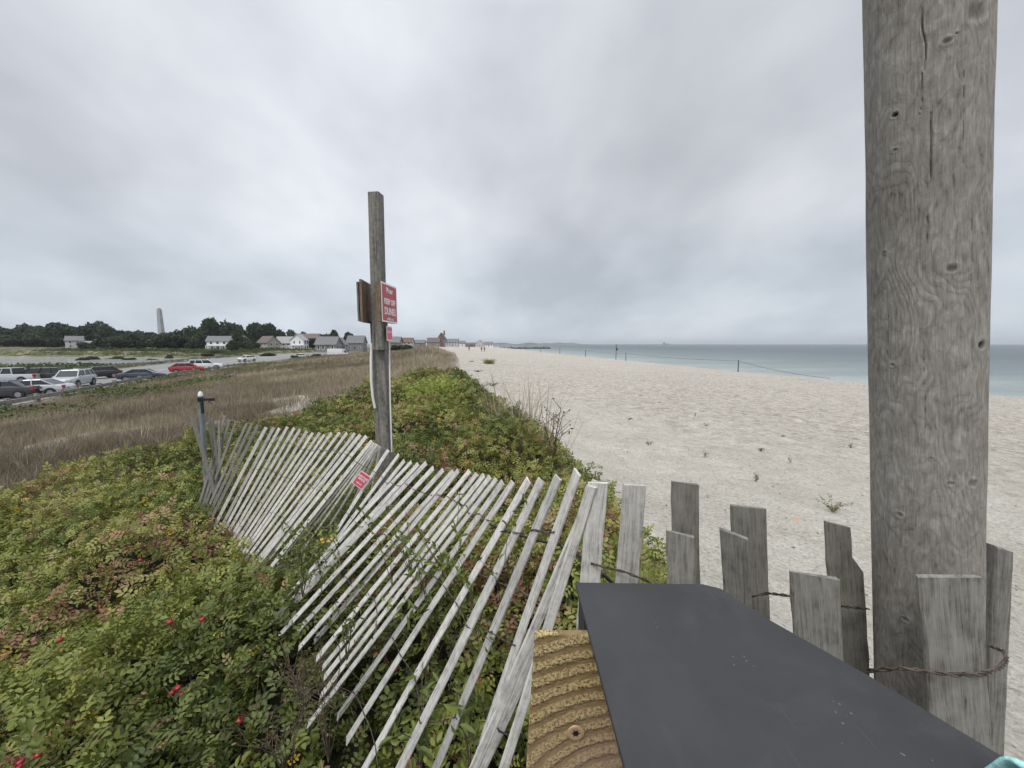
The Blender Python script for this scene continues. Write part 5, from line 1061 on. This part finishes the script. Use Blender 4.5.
# ------------------------------------------------------------------ plants standing out on the sand and through the fence
def leafplant(name, label, loc, stems, h, leafsz, leaves, col, cat='plant', spread=.5, stemr=.002, group=None, wid=.5, lm=None, dead=False, seed=0):
    rg = np.random.default_rng(seed); o = empty(name, loc); tag(o, label, cat, group); m = MB(); P_ = []
    for s in range(stems):
        a = rg.uniform(0, 6.28); l = h*rg.uniform(.6, 1.1); d = Vector((math.cos(a), math.sin(a), 0))*spread*l*rg.uniform(.3, 1); pts = [Vector((0, 0, -.02)), d*.3+Vector((0, 0, l*.5)), d+Vector((0, 0, l*(.95)))]
        m.tube(pts, [stemr, stemr*.8, stemr*.4], 5, cap=False)
        for k in range(leaves):
            t = rg.uniform(.25, 1); P_.append(pts[0].lerp(pts[1], t*2) if t < .5 else pts[1].lerp(pts[2], t*2-1))
        if dead:
            for k in range(4):
                t = rg.uniform(.4, .95); q = pts[1].lerp(pts[2], max(0, t*2-1)); a2 = rg.uniform(0, 6.28); e_ = q+Vector((math.cos(a2)*l*.22, math.sin(a2)*l*.22, l*.16)); m.tube([q, e_], [stemr*.6, stemr*.3], 4, cap=False); P_.append(e_)
    m.build('stems', stemm, o)
    if leaves or dead:
        v, f = leaflet(leafsz, wid, .1, .15); pos = np.array([[p.x+rg.normal()*leafsz*.3, p.y+rg.normal()*leafsz*.3, p.z] for p in P_]); V_, F_, k = scatter(v, f, pos, rg.uniform(.6, 1.2, len(pos)), .7, rg)
        npmesh('leaves', V_, F_, lm or green, {'rnd': ('FACE', np.clip(np.repeat(np.full(len(pos), col)+rg.normal(0, .1, len(pos)), k), 0, 1))}, parent=o)
    return o
def on(px, py, Y0=1.5):
    Y = Y0
    while Y < 200:
        p = W(px, py, Y)
        if p.z <= T(p.x, p.y): return p
        Y += max(.02, Y*.004)
    return p
leafplant('beach_plant', 'sprawling yellow green plant on the sand left of the round post', on(833, 512), 12, .16, .032, 9, .85, spread=1.5, seed=3)
for i, (px, py, h, l) in enumerate([(695, 416, .14, 'small dark sprig on the sand, topmost of the beach sprigs'), (706, 426, .06, 'flat dark plant on the sand just under the topmost sprig'), (649, 445, .08, 'low green plant on the sand right of the dead weed'), (705, 457, .14, 'thin twiggy sprout near the middle of the sand'), (756, 482, .14, 'upright green sprout on the sand nearest the pickets'), (761, 451, .08, 'low leafy plant stretched on the sand in line with the round post'),
                                 (790, 463, .14, 'small thin sprout left of the round post'), (850, 448, .12, 'forked twig close to the left edge of the round post'), (629, 420, .05, 'tiny flat plant above the low green plant'), (782, 437, .05, 'dark tuft on the sand above the thin sprout'), (660, 403, .05, 'tiny dark plant highest on the sand to the left')]):
    leafplant('sand_sprout', l, on(px, py), 4+i % 3*2, h, .03, 5, .6, spread=(.5 if h > .1 else 2.2), seed=20+i, group='sprouts on the sand')
# grass tuft and mats far on the sand
def grass_clump(name, label, loc, nb, h, wd, spread, col, seed, matr=None, group=None, lean=.45):
    rg = np.random.default_rng(seed); tv, tf = tuft(nb, h, wd, spread, lean, rg); o = npmesh(name, tv, tf, matr or green, {'rnd': ('FACE', np.clip(col+rg.normal(0, .12, len(tf)), 0, 1))}); o.location = loc; tag(o, label, 'grass', group); return o
grass_clump('grass_clump', 'yellow green grass clump alone on the sand left of the dune path', on(489, 364), 260, .55, .03, .6, .85, 61, lean=.9)
for i, (px, py, l) in enumerate([(473, 381, 'flat dark weed mat on the sand, nearest the dune grass'), (478, 372, 'small dark weed mat below the grass clump'), (492, 386, 'dark weed strip right of the dune grass'), (472, 362, 'dark weed patch left of the grass clump')]):
    p = on(px, py); leafplant('weed_mat', l, p, 22, .14, .05, 9, .45, spread=4.5, seed=80+i, group='weed mats on the sand')
grass_clump('grass_clump', 'bright green grass between the bright pickets and the sand', W(637, 600, 1.7)+Vector((0, 0, -.25)), 220, .40, .005, .16, .75, 62, lean=.35)
for i, (px, py, Y, l) in enumerate([(545, 470, 5.2, 'tall dry grass stalks at the sand edge, right cluster'), (520, 465, 6, 'tall dry grass stalks at the sand edge, middle cluster'), (498, 440, 8.5, 'tall dry grass stalks at the sand edge, left cluster'), (530, 450, 7.2, 'tall dry grass stalks at the sand edge, behind the middle cluster')]):
    p = W(px, py, Y); p.z = T(p.x, Y); grass_clump('dry_stalks', l, p, 34, 1.15, .011, .3, .6, 63+i, dry, lean=.75)
p = W(553, 462, 4.9); p.z = T(p.x, 4.9)+.0
leafplant('dead_weed', 'dark branching dead weed standing against the sand at the edge of the bushes', p, 7, .95, .05, 0, .1, spread=.34, stemr=.007, dead=True, lm=green, seed=5)
# yellow green bush and leafy clumps on the dune edge
bushm = leafmat('bush_leaf', [(0, (.06, .085, .022)), (.5, (.13, .17, .04)), (1, (.30, .34, .07))])
def leafmound(name, label, loc, rx_, ry_, rz_, nlf, leaf, col, seed):
    rg = np.random.default_rng(seed); d = rg.normal(size=(nlf, 3)); d /= np.linalg.norm(d, axis=1)[:, None]; d[:, 2] = np.abs(d[:, 2]); lump = .75+.5*fbm(d[:, 0]*2+9, d[:, 1]*2+d[:, 2]+9, 1.5, seed); pos = d*(rg.uniform(.45, 1., nlf)*lump)[:, None]*np.array([rx_, ry_, rz_])
    v, f = compound(leaf, 2); V_, F_, k = scatter(v, f, pos, rg.uniform(.6, 1.2, nlf), .6, rg); o = empty(name, loc); tag(o, label, 'bush')
    npmesh('leaves', V_, F_, bushm, {'rnd': ('FACE', np.clip(np.repeat(col+rg.normal(0, .14, nlf), k), 0, 1))}, parent=o)
    m = MB()
    for i in range(14): a = i*.45; m.tube([(0, 0, -.05), (math.cos(a)*rx_*.3, math.sin(a)*ry_*.3, rz_*.4), (math.cos(a)*rx_*.65, math.sin(a)*ry_*.65, rz_*.7)], [.006, .004, .002], 5, cap=False)
    m.build('stems', stemm, o); return o
def gp_(px, Y): p = W(px, 400, Y); p.z = T(p.x, Y); return p
leafmound('bush', 'bright yellow green bush on the dune edge beside the sand', gp_(440, 12)+Vector((0, 0, .25)), 1.1, 2.0, .72, 3600, .04, .92, 71)
leafmound('bush', 'dark green leafy bush at the sand edge behind the tallest slat', gp_(588, 3.7), .28, .4, .42, 420, .035, .35, 72)
leafmound('bush', 'small green bush at the sand edge right of the bright yellow green bush', gp_(474, 12), .5, .8, .6, 700, .045, .3, 73)
leafmound('bush', 'green bush against the sand just left of the dead weed', gp_(515, 7.5), .35, .5, .5, 500, .04, .35, 74)
leafmound('bush', 'low reddish green bush behind the pickets near the dark rail', gp_(612, 2.6), .22, .35, .34, 350, .028, .4, 75)
# weeds poking through the slats
for i, (px, py, Y, h, n_s, lf, cl, l) in enumerate([(452, 560, 1.35, .42, 6, .045, .55, 'leafy green weed growing up through the middle slats'), (430, 600, 1.35, .35, 5, .045, .45, 'green weed below the leafy weed in the middle slats'), (318, 545, 2.3, .35, 7, .035, .6, 'green sprays over the lower slats left of the notice'), (300, 560, 2.0, .4, 7, .035, .45, 'green sprays over the lowest left slats'),
                        (345, 620, 1.5, .35, 5, .03, .4, 'weed in front of the slats above the dark dried stalks'), (470, 730, .95, .3, 4, .045, .5, 'green leaves between the near slats low down'), (420, 720, 1.05, .3, 5, .045, .4, 'green leaves between the near slats left of centre')]):
    p = W(px, py, Y); leafplant('weed', l, p-Vector((0, 0, h*.5)), n_s, h, lf, 10, cl, spread=.5, seed=100+i, group='weeds among the slats', lm=bushm, wid=.35)
rgw = random.Random(77)
for i in range(20):
    t_ = rgw.random()**1.3; px = 290+250*t_; py = 560+rgw.uniform(-40, 120)*(.6+t_*.5); Y = float(np.interp(px, [300, 400, 540], [2.4, 1.7, .95]))*rgw.uniform(.86, .97)
    p = W(px, py, Y); hw_ = rgw.uniform(.2, .38)
    leafplant('weed', 'thin leafy stems poking up between the pale slats', p-Vector((0, 0, hw_*.6)), 5, hw_, rgw.uniform(.02, .03), 9, rgw.uniform(.3, .8), spread=.55, seed=300+i, group='thin weeds poking through the slats', lm=bushm, wid=.5, stemr=.0012)
deadm = leafmat('dried_flower', [(0, (.05, .03, .02)), (.5, (.18, .12, .08)), (1, (.4, .33, .25))])
for i, (px, py, Y, h, l) in enumerate([(300, 660, 1.5, .5, 'dark dried stalks beside the lower slats, upper bunch'), (285, 720, 1.3, .45, 'dark dried stalks beside the lower slats, lower bunch'), (325, 700, 1.3, .4, 'dark dried stalks touching the slat ends')]):
    p = W(px, py, Y); leafplant('dried_stalks', l, p-Vector((0, 0, h*.6)), 9, h, .014, 0, .5, spread=.5, seed=120+i, stemr=.0018, dead=True, lm=deadm, group='dried stalks among the roses')
# debris on the sand
shell = mat('shell_orange', (.55, .25, .12), .6); q = on(797, 519); bm = bmesh.new(); bmesh.ops.create_uvsphere(bm, u_segments=14, v_segments=8, radius=.03)
for v in bm.verts: v.co.x *= 1.3; v.co.z *= .5; v.co.y *= .8; v.co.z += .004*math.sin(v.co.x*300)
me = bpy.data.meshes.new('shell'); bm.to_mesh(me); bm.free(); me.materials.append(shell); o = bpy.data.objects.new('shell', me); C.objects.link(o); o.location = q; tag(o, 'small orange shell on the sand left of the sprawling plant', 'shell')
rg = np.random.default_rng(9); n = 16000; yy = 1.8+38*rg.random(n)**1.2; xx = np.interp(yy, EY, EX)+.3+rg.random(n)**.9*(np.interp(yy, BY, BX)-np.interp(yy, EY, EX)); P_ = np.stack([xx, yy, terr(xx, yy)+.003], 1)
bm = bmesh.new(); bmesh.ops.create_icosphere(bm, subdivisions=1, radius=1); tv = np.array([v.co[:] for v in bm.verts])*np.array([1, .75, .5]); tf = np.array([[v.index for v in f.verts] for f in bm.faces]); bm.free()
V_, F_, k = scatter(tv, tf, P_, rg.uniform(.004, .013, n)*(1+yy*.05), .3, rg)
pebm = leafmat('pebble_stone', [(0, (.12, .11, .10)), (.3, (.33, .29, .25)), (.7, (.5, .46, .41)), (1, (.75, .73, .7))], .8, 0.0)
tag(npmesh('pebbles', V_, F_, pebm, {'rnd': ('FACE', np.repeat(rg.random(n), k))}), 'pebbles and shell bits scattered over the pale sand', 'pebbles', kind='stuff')
m = MB(); r_ = random.Random(11)
for i in range(420):
    y = 1.9+r_.random()**1.3*16; x = float(np.interp(y, EY, EX))+.2+r_.random()**1.4*9; a = r_.uniform(0, 6.28); l = r_.uniform(.02, .09); z = T(x, y)+.004
    m.tube([(x, y, z), (x+math.cos(a)*l*.5, y+math.sin(a)*l*.5, z+.008), (x+math.cos(a+.5)*l, y+math.sin(a+.5)*l, z+.002)], [.0018, .0015, .001], 4, cap=False)
tag(m.build('driftwood_bits', stemm), 'dark twig and seaweed bits strewn on the sand', 'debris', kind='stuff')
# ------------------------------------------------------------------ sea air
hz = bpy.data.materials.new('sea_air'); hz.use_nodes = True; N = hz.node_tree.nodes; N.clear(); out = N.new('ShaderNodeOutputMaterial'); pv = N.new('ShaderNodeVolumePrincipled')
pv.inputs['Color'].default_value = (.86, .90, .95, 1); pv.inputs['Density'].default_value = .00013; pv.inputs['Anisotropy'].default_value = .2; hz.node_tree.links.new(pv.outputs[0], out.inputs['Volume'])
m = MB(); m.box((1500, 6500, 39), (33000, 27000, 94)); tag(m.build('haze', hz), 'thin grey sea haze lying over the whole view', 'haze', kind='stuff')
